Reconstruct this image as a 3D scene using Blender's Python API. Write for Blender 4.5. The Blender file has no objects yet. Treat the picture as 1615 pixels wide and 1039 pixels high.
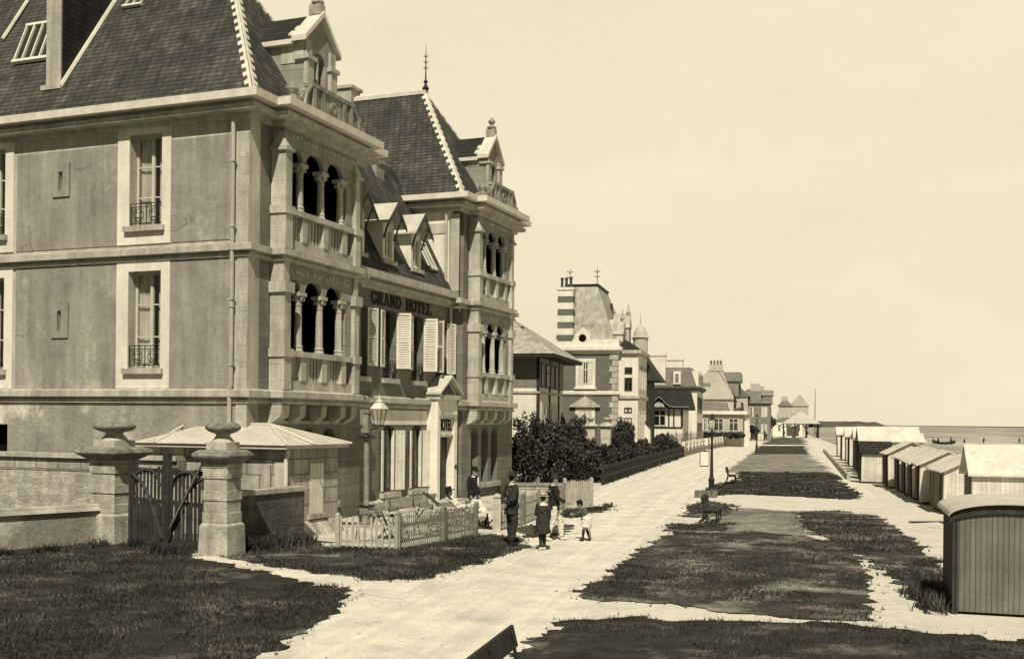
import bpy, bmesh, math, random
import numpy as np
from mathutils import Vector, Matrix, noise
from mathutils.geometry import tessellate_polygon
random.seed(7); rng = np.random.default_rng(7)
S = bpy.context.scene
COL = S.collection
PI = math.pi
R = math.radians

# ------------------------------------------------------------------ materials
TINT = (1.0, .955, .83)
class NT:
    def __init__(s, m):
        s.t = m.node_tree; s.n = s.t.nodes; s.l = s.t.links
    def add(s, typ, **kw):
        n = s.n.new(typ)
        for k, v in kw.items(): setattr(n, k, v)
        return n
    def math(s, op, a, b=None, c=None, clamp=False):
        n = s.n.new('ShaderNodeMath'); n.operation = op; n.use_clamp = clamp
        for i, x in enumerate((a, b, c)):
            if x is None: continue
            if isinstance(x, (int, float)): n.inputs[i].default_value = x
            else: s.l.new(x, n.inputs[i])
        return n.outputs[0]
    def noise(s, vec, scale, detail=5, rough=.6):
        n = s.n.new('ShaderNodeTexNoise'); n.inputs['Scale'].default_value = scale
        n.inputs['Detail'].default_value = detail; n.inputs['Roughness'].default_value = rough
        s.l.new(vec, n.inputs['Vector']); return n.outputs['Fac']
    def rng(s, x, a, b, lo=.3, hi=.7):
        n = s.n.new('ShaderNodeMapRange'); n.clamp = True
        n.inputs[1].default_value = lo; n.inputs[2].default_value = hi
        n.inputs[3].default_value = a; n.inputs[4].default_value = b
        s.l.new(x, n.inputs[0]); return n.outputs[0]
    def mapping(s, vec, sc):
        n = s.n.new('ShaderNodeMapping'); n.inputs['Scale'].default_value = sc
        s.l.new(vec, n.inputs['Vector']); return n.outputs[0]

def mat(name, g, var=.2, scale=1.5, bump=.3, rough=.85, brick=None, streak=0, plank=None, patch=None, island=0, spec=.3, dark_low=None, metal=0, grain=.2, rubble=None, crack=0, track=0):
    m = bpy.data.materials.new(name); m.use_nodes = True
    N = NT(m); N.n.clear()
    out = N.add('ShaderNodeOutputMaterial'); b = N.add('ShaderNodeBsdfPrincipled')
    N.l.new(b.outputs[0], out.inputs[0])
    tc = N.add('ShaderNodeTexCoord'); vec = tc.outputs['Object']
    n1 = N.noise(vec, scale, 6); n2 = N.noise(vec, scale * 9, 4)
    f = N.rng(n1, 1 - var, 1 + var)
    f = N.math('MULTIPLY', f, N.rng(n2, 1 - var * .5, 1 + var * .5))
    if grain:
        n3 = N.noise(vec, 45, 2, .7); f = N.math('MULTIPLY', f, N.rng(n3, 1 - grain, 1 + grain))
    if streak:
        ns = N.noise(N.mapping(vec, (2.2, 2.2, .16)), 1.6, 5)
        f = N.math('MULTIPLY', f, N.rng(ns, 1 - streak, 1 + streak * .5))
    if crack:                                 # hairline cracks, only in places
        vc = N.add('ShaderNodeTexVoronoi', feature='DISTANCE_TO_EDGE'); vc.inputs['Scale'].default_value = .42
        wn = N.add('ShaderNodeTexNoise'); wn.inputs['Scale'].default_value = 1.6; N.l.new(vec, wn.inputs['Vector'])
        wa = N.add('ShaderNodeVectorMath', operation='MULTIPLY_ADD'); wa.inputs[1].default_value = (.9, .9, .9); N.l.new(wn.outputs['Color'], wa.inputs[0]); N.l.new(vec, wa.inputs[2]); N.l.new(wa.outputs[0], vc.inputs['Vector'])
        ln = N.rng(vc.outputs['Distance'], 1, 0, .0, .010); mk = N.rng(N.noise(vec, .6, 2), 0, crack, .52, .62)
        f = N.math('MULTIPLY', f, N.math('SUBTRACT', 1.0, N.math('MULTIPLY', ln, mk)))
    if track:                                 # faint lengthwise wear along the promenade
        mp = N.add('ShaderNodeMapping', vector_type='TEXTURE'); mp.inputs['Rotation'].default_value = (0, 0, math.atan2(.9724, .2334)); mp.inputs['Scale'].default_value = (14, .35, 1); N.l.new(vec, mp.inputs['Vector'])
        f = N.math('MULTIPLY', f, N.rng(N.noise(mp.outputs[0], 1.0, 4, .6), 1 - track, 1 + track * .6))
    h = n2
    sep = N.add('ShaderNodeSeparateXYZ'); N.l.new(vec, sep.inputs[0])
    if brick or plank:
        cb = N.add('ShaderNodeCombineXYZ')
        xy = N.math('ADD', sep.outputs[0], sep.outputs[1])
        bt = N.add('ShaderNodeTexBrick')
        bt.inputs['Scale'].default_value = 1
        bt.inputs['Color1'].default_value = (1, 1, 1, 1)
        if brick:
            w, hh, ms, c2, mo = brick
            N.l.new(xy, cb.inputs[0]); N.l.new(sep.outputs[2], cb.inputs[1])
        else:
            hh, ms, c2, mo = plank; w = 6.0
            N.l.new(sep.outputs[2], cb.inputs[0]); N.l.new(xy, cb.inputs[1])
        nz = N.add('ShaderNodeTexNoise'); nz.inputs['Scale'].default_value = 2.5
        N.l.new(vec, nz.inputs['Vector'])
        va = N.add('ShaderNodeVectorMath', operation='MULTIPLY_ADD')
        va.inputs[1].default_value = (.03, .03, .0) if brick else (.0, .02, 0)
        N.l.new(nz.outputs['Color'], va.inputs[0]); N.l.new(cb.outputs[0], va.inputs[2])
        N.l.new(va.outputs[0], bt.inputs['Vector'])
        bt.inputs['Brick Width'].default_value = w; bt.inputs['Row Height'].default_value = hh
        bt.inputs['Mortar Size'].default_value = ms
        bt.inputs['Color2'].default_value = (c2, c2, c2, 1); bt.inputs['Mortar'].default_value = (mo, mo, mo, 1)
        bw = N.add('ShaderNodeRGBToBW'); N.l.new(bt.outputs['Color'], bw.inputs[0])
        f = N.math('MULTIPLY', f, bw.outputs[0])
        h = N.math('ADD', N.math('MULTIPLY', n2, .4), N.math('MULTIPLY', bw.outputs[0], .8))
    if rubble:
        cb = N.add('ShaderNodeCombineXYZ')
        N.l.new(N.math('MULTIPLY', N.math('ADD', sep.outputs[0], sep.outputs[1]), rubble[0]), cb.inputs[0]); N.l.new(N.math('MULTIPLY', sep.outputs[2], rubble[1]), cb.inputs[1])
        ve = N.add('ShaderNodeTexVoronoi', feature='DISTANCE_TO_EDGE', voronoi_dimensions='2D'); vf = N.add('ShaderNodeTexVoronoi', feature='F1', voronoi_dimensions='2D')
        for q in (ve, vf): q.inputs['Scale'].default_value = 1.0; N.l.new(cb.outputs[0], q.inputs['Vector'])
        bw = N.add('ShaderNodeRGBToBW'); N.l.new(vf.outputs['Color'], bw.inputs[0])
        ed = N.rng(ve.outputs['Distance'], .74, 1, .0, .06)
        f = N.math('MULTIPLY', f, N.math('MULTIPLY', ed, N.rng(bw.outputs[0], .78, 1.1, .1, .9)))
        h = N.math('ADD', N.math('MULTIPLY', n2, .4), ed)
    if patch:
        sc, gg, lo, hi = patch           # blend towards another grey in large patches
        p = N.noise(vec, sc, 5, .65)
        k = N.rng(p, 0, 1, lo, hi)
        base = N.math('MULTIPLY_ADD', k, gg - g, g)
        f = N.math('MULTIPLY', f, base)
    else:
        f = N.math('MULTIPLY', f, g)
    if island:
        ge = N.add('ShaderNodeNewGeometry')
        f = N.math('MULTIPLY', f, N.rng(ge.outputs['Random Per Island'], 1 - island, 1 + island, 0, 1))
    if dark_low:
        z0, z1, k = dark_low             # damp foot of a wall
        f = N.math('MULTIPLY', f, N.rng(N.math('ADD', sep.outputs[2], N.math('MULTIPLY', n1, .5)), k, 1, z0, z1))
    vm = N.add('ShaderNodeVectorMath', operation='SCALE'); vm.inputs[0].default_value = TINT
    N.l.new(f, vm.inputs['Scale']); N.l.new(vm.outputs[0], b.inputs['Base Color'])
    b.inputs['Roughness'].default_value = rough; b.inputs['Specular IOR Level'].default_value = spec
    b.inputs['Metallic'].default_value = metal
    if bump:
        bp = N.add('ShaderNodeBump'); bp.inputs['Strength'].default_value = bump; bp.inputs['Distance'].default_value = .03
        N.l.new(h, bp.inputs['Height']); N.l.new(bp.outputs[0], b.inputs['Normal'])
    return m

M = {}
M['panel'] = mat('grey_render', .29, .20, .8, .4, streak=.26, patch=(.42, .50, .56, .70), grain=.34, crack=.5)
M['band'] = mat('pale_render', .48, .18, .9, .25, streak=.3, grain=.2)
M['surround'] = mat('lime_surround', .74, .12, .8, .1, streak=.16)
M['rough_render'] = mat('rough_render', .29, .26, .9, .8, streak=.15, patch=(.40, .60, .56, .66), grain=.3, crack=.6)
M['stone'] = mat('pale_ashlar', .32, .16, 1.2, .3, brick=(1.1, .42, .012, .86, .55), streak=.15)
M['cut'] = mat('cut_stone', .47, .22, 1.3, .4, streak=.32, grain=.26, brick=(2.1, .47, .007, .92, .66))
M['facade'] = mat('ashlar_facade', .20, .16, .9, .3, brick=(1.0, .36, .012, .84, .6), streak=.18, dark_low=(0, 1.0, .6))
M['annexs'] = mat('rough_ashlar', .42, .34, 1.9, 1.0, brick=(.8, .42, .02, .72, .45), streak=.3, grain=.25)
M['rubble'] = mat('rubble_stone', .46, .35, 2.2, 1.0, rubble=(2.2, 6.5), streak=.3)
M['weathered'] = mat('weathered_stone', .42, .35, 2.6, .9, streak=.35)
M['lichen'] = mat('lichen_stone', .24, .5, 5.0, 1.0)
M['slate'] = mat('roof_slate', .085, .4, .9, .8, rough=.75, brick=(.26, .15, .022, .55, .30), streak=.4, patch=(1.1, .15, .48, .75), grain=.3)
M['slate_dark'] = mat('dark_slate', .038, .3, .9, .6, rough=.75, brick=(.26, .15, .022, .55, .3), streak=.3)
M['lead'] = mat('zinc_flashing', .62, .15, 2, .1, rough=.6)
M['zinc'] = mat('zinc_roof', .52, .14, .9, .12, rough=.6, streak=.14)
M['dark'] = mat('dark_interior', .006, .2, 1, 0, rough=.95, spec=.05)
M['iron'] = mat('black_iron', .018, .3, 6, .2, rough=.6)
M['curtain'] = mat('white_curtain', .62, .15, 2, .05, streak=.25)
M['frame'] = mat('painted_joinery', .55, .12, 3, .05, rough=.6)
M['darkframe'] = mat('dark_joinery', .05, .3, 3, .1, rough=.6)
M['shutter'] = mat('painted_shutter', .70, .14, 2, .1, rough=.6, streak=.15)
M['louvre'] = mat('louvred_shutter', .34, .14, 2, .1, rough=.6, brick=(9, .07, .018, .92, .2))
M['pipe'] = mat('drain_pipe', .40, .15, 3, .1, rough=.6)
M['white'] = mat('white_stucco', .72, .1, .7, .12, streak=.12)
M['porch'] = mat('white_porch', .76, .1, 1.2, .1, streak=.12)
M['brick'] = mat('house_brick', .125, .16, .8, .3, brick=(.24, .09, .015, .8, 1.5))
M['greywall'] = mat('grey_house_wall', .22, .16, .4, .2, streak=.15)
M['palewall'] = mat('pale_house_wall', .46, .14, .4, .2, streak=.15)
M['rooftile'] = mat('glare_slate_roof', .36, .2, .5, .3, streak=.35, patch=(.45, .13, .56, .72), grain=.25)  # base grey raised to carry the glare on slate; patches are stains
M['grounds'] = mat('sandy_gravel', .58, .18, .5, .5, patch=(.5, .38, .52, .74), grain=.28, spec=.1)
M['road'] = mat('pale_gravel', .64, .14, 1.1, .6, patch=(.9, .50, .52, .74), grain=.25, track=.14, spec=.1)
M['beach'] = mat('beach_sand', .22, .3, .05, .15, patch=(.010, .44, .46, .60), spec=.1)
M['sea'] = mat('sea_water', .085, .3, .004, .0, rough=.9, grain=0, spec=.05)
M['hill'] = mat('wooded_hill', .10, .3, .02, .1, spec=.05)
M['turf'] = mat('mown_turf', .050, .45, 1.4, .9, patch=(.6, .27, .49, .66), spec=.05)
M['turf_dark'] = mat('dark_turf', .036, .45, 1.4, .9, patch=(.6, .17, .53, .70), spec=.05)
M['turf_worn'] = mat('worn_turf', .26, .35, 2.2, .35, patch=(.45, .09, .42, .70), spec=.05)
M['blade'] = mat('grass_blades', .050, .5, .7, 0, patch=(.75, .15, .52, .70), island=.75, spec=.1, grain=0)
M['blade_l'] = mat('dry_grass_blades', .12, .5, .5, 0, island=.7, spec=.1, grain=0)
M['leaf'] = mat('dark_leaves', .042, .5, .7, 0, island=.95, rough=.6, grain=0)
M['wood_dark'] = mat('tarred_wood', .035, .4, 3, .4, streak=.4)
M['wood_gate'] = mat('old_gate_wood', .045, .5, 3, .5, streak=.4)
M['wood_mid'] = mat('weathered_plank', .165, .22, 2, .35, plank=(.085, .009, .84, .5), streak=.25)
M['wood_hut'] = mat('dark_hut_plank', .05, .3, 2, .35, plank=(.12, .012, .75, .3), streak=.3)
M['wood_white'] = mat('white_hut_plank', .70, .16, 2, .3, plank=(.13, .008, .86, .6), streak=.3, dark_low=(.1, .9, .55))
M['picket'] = mat('grey_white_picket', .42, .25, 4, .2, streak=.25)
M['wire'] = mat('fence_lath', .19, .3, 4, .2)
M['canvas'] = mat('deck_chair_canvas', .35, .2, 3, .1)
M['skin'] = mat('skin', .30, .08, 8, .0, rough=.6, grain=0)
M['suit'] = mat('dark_suit_cloth', .030, .25, 9, .1)
M['suit2'] = mat('black_jacket_cloth', .016, .25, 9, .1)
M['linen'] = mat('white_linen', .60, .1, 7, .15)
M['smock'] = mat('grey_smock', .09, .25, 8, .1)
M['straw'] = mat('straw_hat', .48, .15, 12, .1)
M['hair'] = mat('dark_hair', .012, .3, 12, .1)
M['lettering'] = mat('dark_lettering', .014, .3, 5, 0)
M['hut_roof'] = mat('canvas_hut_roof', .60, .2, 1.2, .25, patch=(1.1, .42, .55, .72))
M['parapet'] = mat('carved_parapet', .27, .4, 3.5, .8, streak=.3)
M['soil'] = mat('low_bounce_soil', .085, .4, .6, .5, patch=(.2, .05, .45, .7), spec=.05)
M['darkstone'] = mat('damp_dark_stone', .13, .5, 1.6, .9, rubble=(1.6, 3.2), streak=.3, dark_low=(.1, 1.1, .45))
M['far_slate'] = mat('hazed_far_slate', .17, .3, .8, .3, streak=.2)  # distance haze mixed into the colour of far roofs, wood and panes
M['haze_wood'] = mat('hazed_far_wood', .09, .3, 1, .2)
M['far_pane'] = mat('hazed_far_pane', .06, .3, 1, 0, rough=.3)
M['leaf_l'] = mat('lighter_leaves', .085, .4, .6, 0, island=.8, rough=.6, grain=0)  # lighter leaf tone, scattered at random among the dark leaves
M['flame'] = mat('pale_stone_cap', .5, .2, 4, .3)
M['yardsand'] = mat('terrace_gravel', .50, .25, .9, .4, patch=(.8, .16, .5, .75), spec=.1)

def glass_mat(name, tr):
    m = bpy.data.materials.new(name); m.use_nodes = True
    N = NT(m); N.n.clear(); out = N.add('ShaderNodeOutputMaterial'); mx = N.add('ShaderNodeMixShader')
    t = N.add('ShaderNodeBsdfTransparent'); g = N.add('ShaderNodeBsdfGlossy'); g.inputs['Roughness'].default_value = .08
    g.inputs['Color'].default_value = (.8, .77, .68, 1)
    mx.inputs[0].default_value = 1 - tr
    N.l.new(t.outputs[0], mx.inputs[1]); N.l.new(g.outputs[0], mx.inputs[2]); N.l.new(mx.outputs[0], out.inputs[0])
    return m
M['glass'] = glass_mat('window_glass', .86)
M['pane'] = mat('dark_glass_pane', .012, .3, 1, 0, rough=.12, spec=.6, grain=0)
M['lampglass'] = glass_mat('lantern_glass', .82)

# ------------------------------------------------------------------ mesh builder
class MB:
    def __init__(s, T=None):
        s.v = []; s.f = []; s.T = T
    def P(s, p):
        s.v.append(s.T(*p) if s.T else tuple(p)); return len(s.v) - 1
    def poly(s, pts):
        s.f.append([s.P(p) for p in pts])
    def hexa(s, p):
        i = [s.P(q) for q in p]
        for a in ((0, 3, 2, 1), (4, 5, 6, 7), (0, 1, 5, 4), (1, 2, 6, 5), (2, 3, 7, 6), (3, 0, 4, 7)):
            s.f.append([i[k] for k in a])
    def box(s, x0, x1, y0, y1, z0, z1):
        s.hexa([(x0, y0, z0), (x1, y0, z0), (x1, y1, z0), (x0, y1, z0), (x0, y0, z1), (x1, y0, z1), (x1, y1, z1), (x0, y1, z1)])
    def frus(s, x0, x1, y0, y1, z0, X0, X1, Y0, Y1, z1):
        s.hexa([(x0, y0, z0), (x1, y0, z0), (x1, y1, z0), (x0, y1, z0), (X0, Y0, z1), (X1, Y0, z1), (X1, Y1, z1), (X0, Y1, z1)])
    def prism(s, pts, off):
        n = len(pts); o = Vector(off)
        a = [s.P(p) for p in pts]; b = [s.P(tuple(Vector(p) + o)) for p in pts]
        s.f.append(a[::-1]); s.f.append(b)
        for i in range(n): s.f.append([a[i], a[(i + 1) % n], b[(i + 1) % n], b[i]])
    def lathe(s, prof, c=(0, 0, 0), seg=12, sx=1, sy=1):
        rings = []
        for r, z in prof:
            rings.append([s.P((c[0] + r * sx * math.cos(2 * PI * k / seg), c[1] + r * sy * math.sin(2 * PI * k / seg), c[2] + z)) for k in range(seg)])
        for a, b in zip(rings, rings[1:]):
            for k in range(seg): s.f.append([a[k], a[(k + 1) % seg], b[(k + 1) % seg], b[k]])
        s.f.append(rings[0][::-1]); s.f.append(rings[-1])
    def tube(s, path, rad, seg=8, flat=None):
        if isinstance(rad, (int, float)): rad = [rad] * len(path)
        path = [Vector(p) for p in path]; rings = []; u = None
        for i, p in enumerate(path):
            d = (path[min(i + 1, len(path) - 1)] - path[max(i - 1, 0)])
            if d.length < 1e-6: d = Vector((0, 0, 1))
            d.normalize()
            if u is not None: u = u - d * u.dot(d)
            if u is None or u.length < .2:
                u = d.cross(Vector((0, 0, 1)))
                if u.length < .5: u = d.cross(Vector((0, 1, 0)))
            u.normalize(); w = d.cross(u)
            k2 = 1 if flat is None else flat
            rings.append([s.P(tuple(p + u * (rad[i] * math.cos(2 * PI * k / seg)) + w * (rad[i] * k2 * math.sin(2 * PI * k / seg)))) for k in range(seg)])
        for a, b in zip(rings, rings[1:]):
            for k in range(seg): s.f.append([a[k], a[(k + 1) % seg], b[(k + 1) % seg], b[k]])
        s.f.append(rings[0][::-1]); s.f.append(rings[-1])
    def ell(s, c, r, seg=14, rings=9):
        pr = [(max(1e-3, math.sin(PI * i / rings)), -math.cos(PI * i / rings)) for i in range(rings + 1)]
        n0 = []
        for a, z in pr:
            n0.append([s.P((c[0] + r[0] * a * math.cos(2 * PI * k / seg), c[1] + r[1] * a * math.sin(2 * PI * k / seg), c[2] + r[2] * z)) for k in range(seg)])
        for a, b in zip(n0, n0[1:]):
            for k in range(seg): s.f.append([a[k], a[(k + 1) % seg], b[(k + 1) % seg], b[k]])
        s.f.append(n0[0][::-1]); s.f.append(n0[-1])
    def wall(s, a0, a1, c0, c1, b0, b1, ops=()):
        """wall of thickness b0..b1 with openings (x0, x1, sill, spring, rise)"""
        x = a0
        for o0, o1, z0, z1, rise in sorted(ops):
            if o0 > x: s.box(x, o0, b0, b1, c0, c1)
            if z0 > c0: s.box(o0, o1, b0, b1, c0, z0)
            if rise <= 0:
                if z1 < c1: s.box(o0, o1, b0, b1, z1, c1)
            else:
                n = 10; w = (o1 - o0) / 2; m = (o0 + o1) / 2
                for k in range(n):
                    t0 = PI - PI * k / n; t1 = PI - PI * (k + 1) / n
                    xa, za = m + w * math.cos(t0), z1 + rise * math.sin(t0)
                    xb, zb = m + w * math.cos(t1), z1 + rise * math.sin(t1)
                    s.hexa([(xa, b0, za), (xb, b0, zb), (xb, b1, zb), (xa, b1, za), (xa, b0, c1), (xb, b0, c1), (xb, b1, c1), (xa, b1, c1)])
            x = o1
        if x < a1: s.box(x, a1, b0, b1, c0, c1)
    def sweep(s, path, prof):
        """profile (out, z) carried along a plan path; out is to the right of travel"""
        path = [Vector(p) for p in path]; n = len(path); rings = []
        for i, p in enumerate(path):
            d0 = (p - path[i - 1]).normalized() if i else None
            d1_ = (path[i + 1] - p).normalized() if i < n - 1 else None
            r0 = Vector((d0.y, -d0.x)) if d0 else Vector((d1_.y, -d1_.x))
            r1 = Vector((d1_.y, -d1_.x)) if d1_ else r0
            b = (r0 + r1); b = b / max(.3, b.dot(r0))
            rings.append([s.P((p.x + b.x * o, p.y + b.y * o, z)) for o, z in prof])
        m = len(prof)
        for a, b in zip(rings, rings[1:]):
            for k in range(m): s.f.append([a[k], a[(k + 1) % m], b[(k + 1) % m], b[k]])
        s.f.append(rings[0][::-1]); s.f.append(rings[-1])
    def mesh(s, name, normals=True):
        me = bpy.data.meshes.new(name); me.from_pydata(s.v, [], s.f); me.validate()
        if normals:
            bm = bmesh.new(); bm.from_mesh(me); bmesh.ops.recalc_face_normals(bm, faces=bm.faces); bm.to_mesh(me); bm.free()
        return me
    def pieces(s):
        n = len(s.v); up = list(range(n))
        def find(a):
            while up[a] != a: up[a] = up[up[a]]; a = up[a]
            return a
        for f in s.f:
            r = find(f[0])
            for i in f[1:]: up[find(i)] = r
        isl = {}
        for f in s.f: isl.setdefault(find(f[0]), []).append(f)
        if len(isl) < 2 or len(isl) > 220: return None
        I = list(isl.values()); bb = []
        for fs in I:
            P = [s.v[i] for f in fs for i in f]
            bb.append(([min(p[k] for p in P) for k in range(3)], [max(p[k] for p in P) for k in range(3)]))
        gp = list(range(len(I)))
        def fg(a):
            while gp[a] != a: gp[a] = gp[gp[a]]; a = gp[a]
            return a
        for a in range(len(I)):
            for b in range(a):
                if fg(a) == fg(b): continue
                gap = math.sqrt(sum(max(0, bb[a][0][k] - bb[b][1][k], bb[b][0][k] - bb[a][1][k]) ** 2 for k in range(3)))
                big = max(max(bb[q][1][k] - bb[q][0][k] for k in range(3)) for q in (a, b))
                if gap < max(.02, big * .5): gp[fg(a)] = fg(b)
        out = {}
        for a in range(len(I)): out.setdefault(fg(a), []).extend(I[a])
        return list(out.values()) if len(out) > 1 else None
    def build(s, name, m, parent=None, smooth=False, bevel=0, normals=True):
        pc = s.pieces() if parent is not None and normals and len(s.f) < 6000 else None
        if pc:                                    # far-apart pieces become parts of their own
            first = None
            for fs in pc:
                b = MB(); mp = {}
                for f in fs:
                    g = []
                    for i in f:
                        if i not in mp: mp[i] = len(b.v); b.v.append(s.v[i])
                        g.append(mp[i])
                    b.f.append(g)
                o = b.build1(name, m, parent, smooth, bevel, normals); first = first or o
            return first
        return s.build1(name, m, parent, smooth, bevel, normals)
    def build1(s, name, m, parent=None, smooth=False, bevel=0, normals=True):
        me = s.mesh(name, normals); me.materials.append(m)
        if smooth: me.shade_smooth()
        o = bpy.data.objects.new(name, me); COL.objects.link(o)
        if parent is not None: o.parent = parent
        if bevel:
            md = o.modifiers.new('bevel', 'BEVEL'); md.width = bevel; md.segments = 2; md.limit_method = 'ANGLE'
        return o

def side_T(a, b, c): return (b, a, c)        # wall along y, depth along x

def tag(o, label=None, cat=None, group=None, kind=None):
    if label: o['label'] = label
    if cat: o['category'] = cat
    if group: o['group'] = group
    if kind: o['kind'] = kind
    return o
def empty(name, loc, rz=0, label=None, cat=None, group=None):
    o = bpy.data.objects.new(name, None); COL.objects.link(o); o.empty_display_size = .3
    o.location = loc; o.rotation_euler = (0, 0, rz); return tag(o, label, cat, group)
def copy_tree(o, parent=None, loc=None, rz=None, label=None):
    c = o.copy(); COL.objects.link(c)
    if parent is not None: c.parent = parent
    if loc is not None: c.location = loc
    if rz is not None: c.rotation_euler = (0, 0, rz)
    if label: c['label'] = label
    for ch in list(o.children): copy_tree(ch, c)
    return c

# ------------------------------------------------------------------ world, sun, camera
SUN_AZ = Vector((-.035, -1.0)).normalized(); SUN_EL = R(50)
w = bpy.data.worlds.new("World"); S.world = w; w.use_nodes = True
N = NT(w); N.n.clear()
out = N.add('ShaderNodeOutputWorld'); bg = N.add('ShaderNodeBackground'); N.l.new(bg.outputs[0], out.inputs[0])
sky = N.add('ShaderNodeTexSky', sky_type='NISHITA'); sky.sun_disc = False
sky.sun_elevation = SUN_EL; sky.sun_rotation = math.atan2(SUN_AZ.x, SUN_AZ.y); sky.dust_density = 3.0; sky.air_density = 1.0
bw = N.add('ShaderNodeRGBToBW'); N.l.new(sky.outputs[0], bw.inputs[0])
tc = N.add('ShaderNodeTexCoord'); sp = N.add('ShaderNodeSeparateXYZ'); N.l.new(tc.outputs['Generated'], sp.inputs[0])
haze = N.rng(sp.outputs[2], 8.4, 1.6, .36, .70)                       # pale seaside haze low down, dimmed overhead to lower the ambient
mott = N.rng(N.noise(N.mapping(tc.outputs['Generated'], (1, 1, 3)), 2.6, 6, .62), .93, 1.035)
lit = N.rng(sp.outputs[1], .20, 1.0, -.30, .60)                        # sky behind the camera, out of view, dimmed to cut ambient and deepen shadows
v = N.math('MULTIPLY', N.math('ADD', N.math('MULTIPLY', bw.outputs[0], .05), N.math('MULTIPLY', haze, lit)), mott)
vm = N.add('ShaderNodeVectorMath', operation='SCALE'); vm.inputs[0].default_value = (1.0, .908, .648)
N.l.new(v, vm.inputs['Scale']); N.l.new(vm.outputs[0], bg.inputs['Color']); bg.inputs['Strength'].default_value = .105
sl = bpy.data.lights.new('sun', 'SUN'); sl.energy = 5.0; sl.angle = R(.5); sl.color = (1, .93, .76)
so = bpy.data.objects.new('sun', sl); COL.objects.link(so)
sv = Vector((SUN_AZ.x * math.cos(SUN_EL), SUN_AZ.y * math.cos(SUN_EL), math.sin(SUN_EL)))
so.rotation_euler = sv.to_track_quat('Z', 'Y').to_euler(); so.location = (0, 0, 40)
cam = bpy.data.cameras.new('camera'); co = bpy.data.objects.new('camera', cam); COL.objects.link(co)
co.location = (0, 0, 3.15); co.matrix_world = Matrix.Translation((0, 0, 3.15)) @ Matrix.Rotation(R(90), 4, 'X') @ Matrix.Rotation(R(.6), 4, 'Z')
cam.sensor_width = 36; cam.lens = 1740 / 1615 * 36; cam.shift_y = 144.5 / 1615; cam.clip_end = 60000; cam.clip_start = .1
S.camera = co
S.view_settings.view_transform = 'Standard'; S.view_settings.look = 'None'; S.view_settings.exposure = 0

# frames
HOTEL_RZ = math.atan2(.9316, .3636); HA = (-7.272, 30.3)
e1 = Vector((.2334, .9724)); e2 = Vector((.9724, -.2334)); ROAD_RZ = math.atan2(e1.y, e1.x)
def sw(s_, w_): return (s_ * e1.x + w_ * e2.x, s_ * e1.y + w_ * e2.y)

# ------------------------------------------------------------------ setting
def terrain(x, y):
    wv = x * e2.x + y * e2.y; sv_ = x * e1.x + y * e1.y
    t = min(1, max(0, (wv - 8.6) / 5)); t = t * t * (3 - 2 * t)
    return -1.9 * t * (1 if sv_ > -40 else 1)
g = MB()
us = [-9000, -3000, -900, -300, -120, -60, -40, -30, -20, -10, -5, 0, 3, 5, 7, 8.6, 9.6, 10.6, 11.6, 12.6, 13.6, 16, 24, 50, 110, 300, 900, 2500, 9000]
vs = [-300, -100, -40, -10, 0, 8, 14, 20, 28, 36, 46, 60, 80, 110, 150, 200, 280, 400, 600, 1000, 2000, 5000, 20000]
idx = [[None] * len(us) for _ in vs]
for i, s_ in enumerate(vs):
    for j, w_ in enumerate(us):
        p = sw(s_, w_); idx[i][j] = g.P((p[0], p[1], terrain(*p)))
cut = us.index(10.6)
gl = MB(); gl.v = g.v; gr_ = MB(); gr_.v = list(g.v); gs_ = MB(); gs_.v = list(g.v)
for i in range(len(vs) - 1):
    for j in range(len(us) - 1):
        (gs_ if (us[j] < -10 or vs[i] < 8) and j < cut else gl if j < cut else gr_).f.append([idx[i][j], idx[i][j + 1], idx[i + 1][j + 1], idx[i + 1][j]])
tag(gl.build('ground', M['grounds'], smooth=True), kind='structure')
tag(gs_.build('low_bounce_ground', M['soil'], smooth=True), kind='structure')  # dark ground left and behind the camera, added to cut bounce light
tag(gr_.build('beach', M['beach'], smooth=True), kind='structure')
mb = MB()
q = [sw(200, 900), sw(330, 330), sw(700, 270), sw(1500, 380), sw(4000, 900), sw(45000, 3000), sw(45000, 42000), sw(-200, 42000)]
mb.poly([(p[0], p[1], -1.88) for p in q])
tag(mb.build('sea', M['sea']), kind='structure')

def noisy_poly(pts, jit, step, seed):
    out = []
    for i, a in enumerate(pts):
        b = pts[(i + 1) % len(pts)]; a = Vector(a); b = Vector(b); L = (b - a).length
        st = step * max(1, a.length / 28)
        n = max(1, min(200, int(L / st)))
        for k in range(n):
            p = a.lerp(b, k / n); j = jit * max(1, a.length / 40)
            out.append((p.x + j * noise.noise((p.x * 1.7, p.y * 1.7, seed)) * 2, p.y + j * noise.noise((p.x * 1.7, p.y * 1.7, seed + 9)) * 2))
    fin = []                                  # fine raggedness of the turf edge
    for (x, y) in out:
        d = math.hypot(x, y); q = jit * .55 * max(1, d / 40)
        fin.append((x + q * noise.noise((x * 6.3, y * 6.3, seed + 4)) * 2, y + q * noise.noise((x * 6.3, y * 6.3, seed + 13)) * 2))
    return fin
def sheet(name, pts, z, m, jit=.12, step=.35, seed=1, kind='structure', skirt=0):
    P = noisy_poly(pts, jit, step, seed)
    P3 = [Vector((x, y, z)) for x, y in P]
    mb = MB(); 
    for p in P3: mb.P(p)
    for t in tessellate_polygon([P3]): mb.f.append(list(t))
    o = mb.build(name, m); tag(o, kind=kind); return o, P

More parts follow.
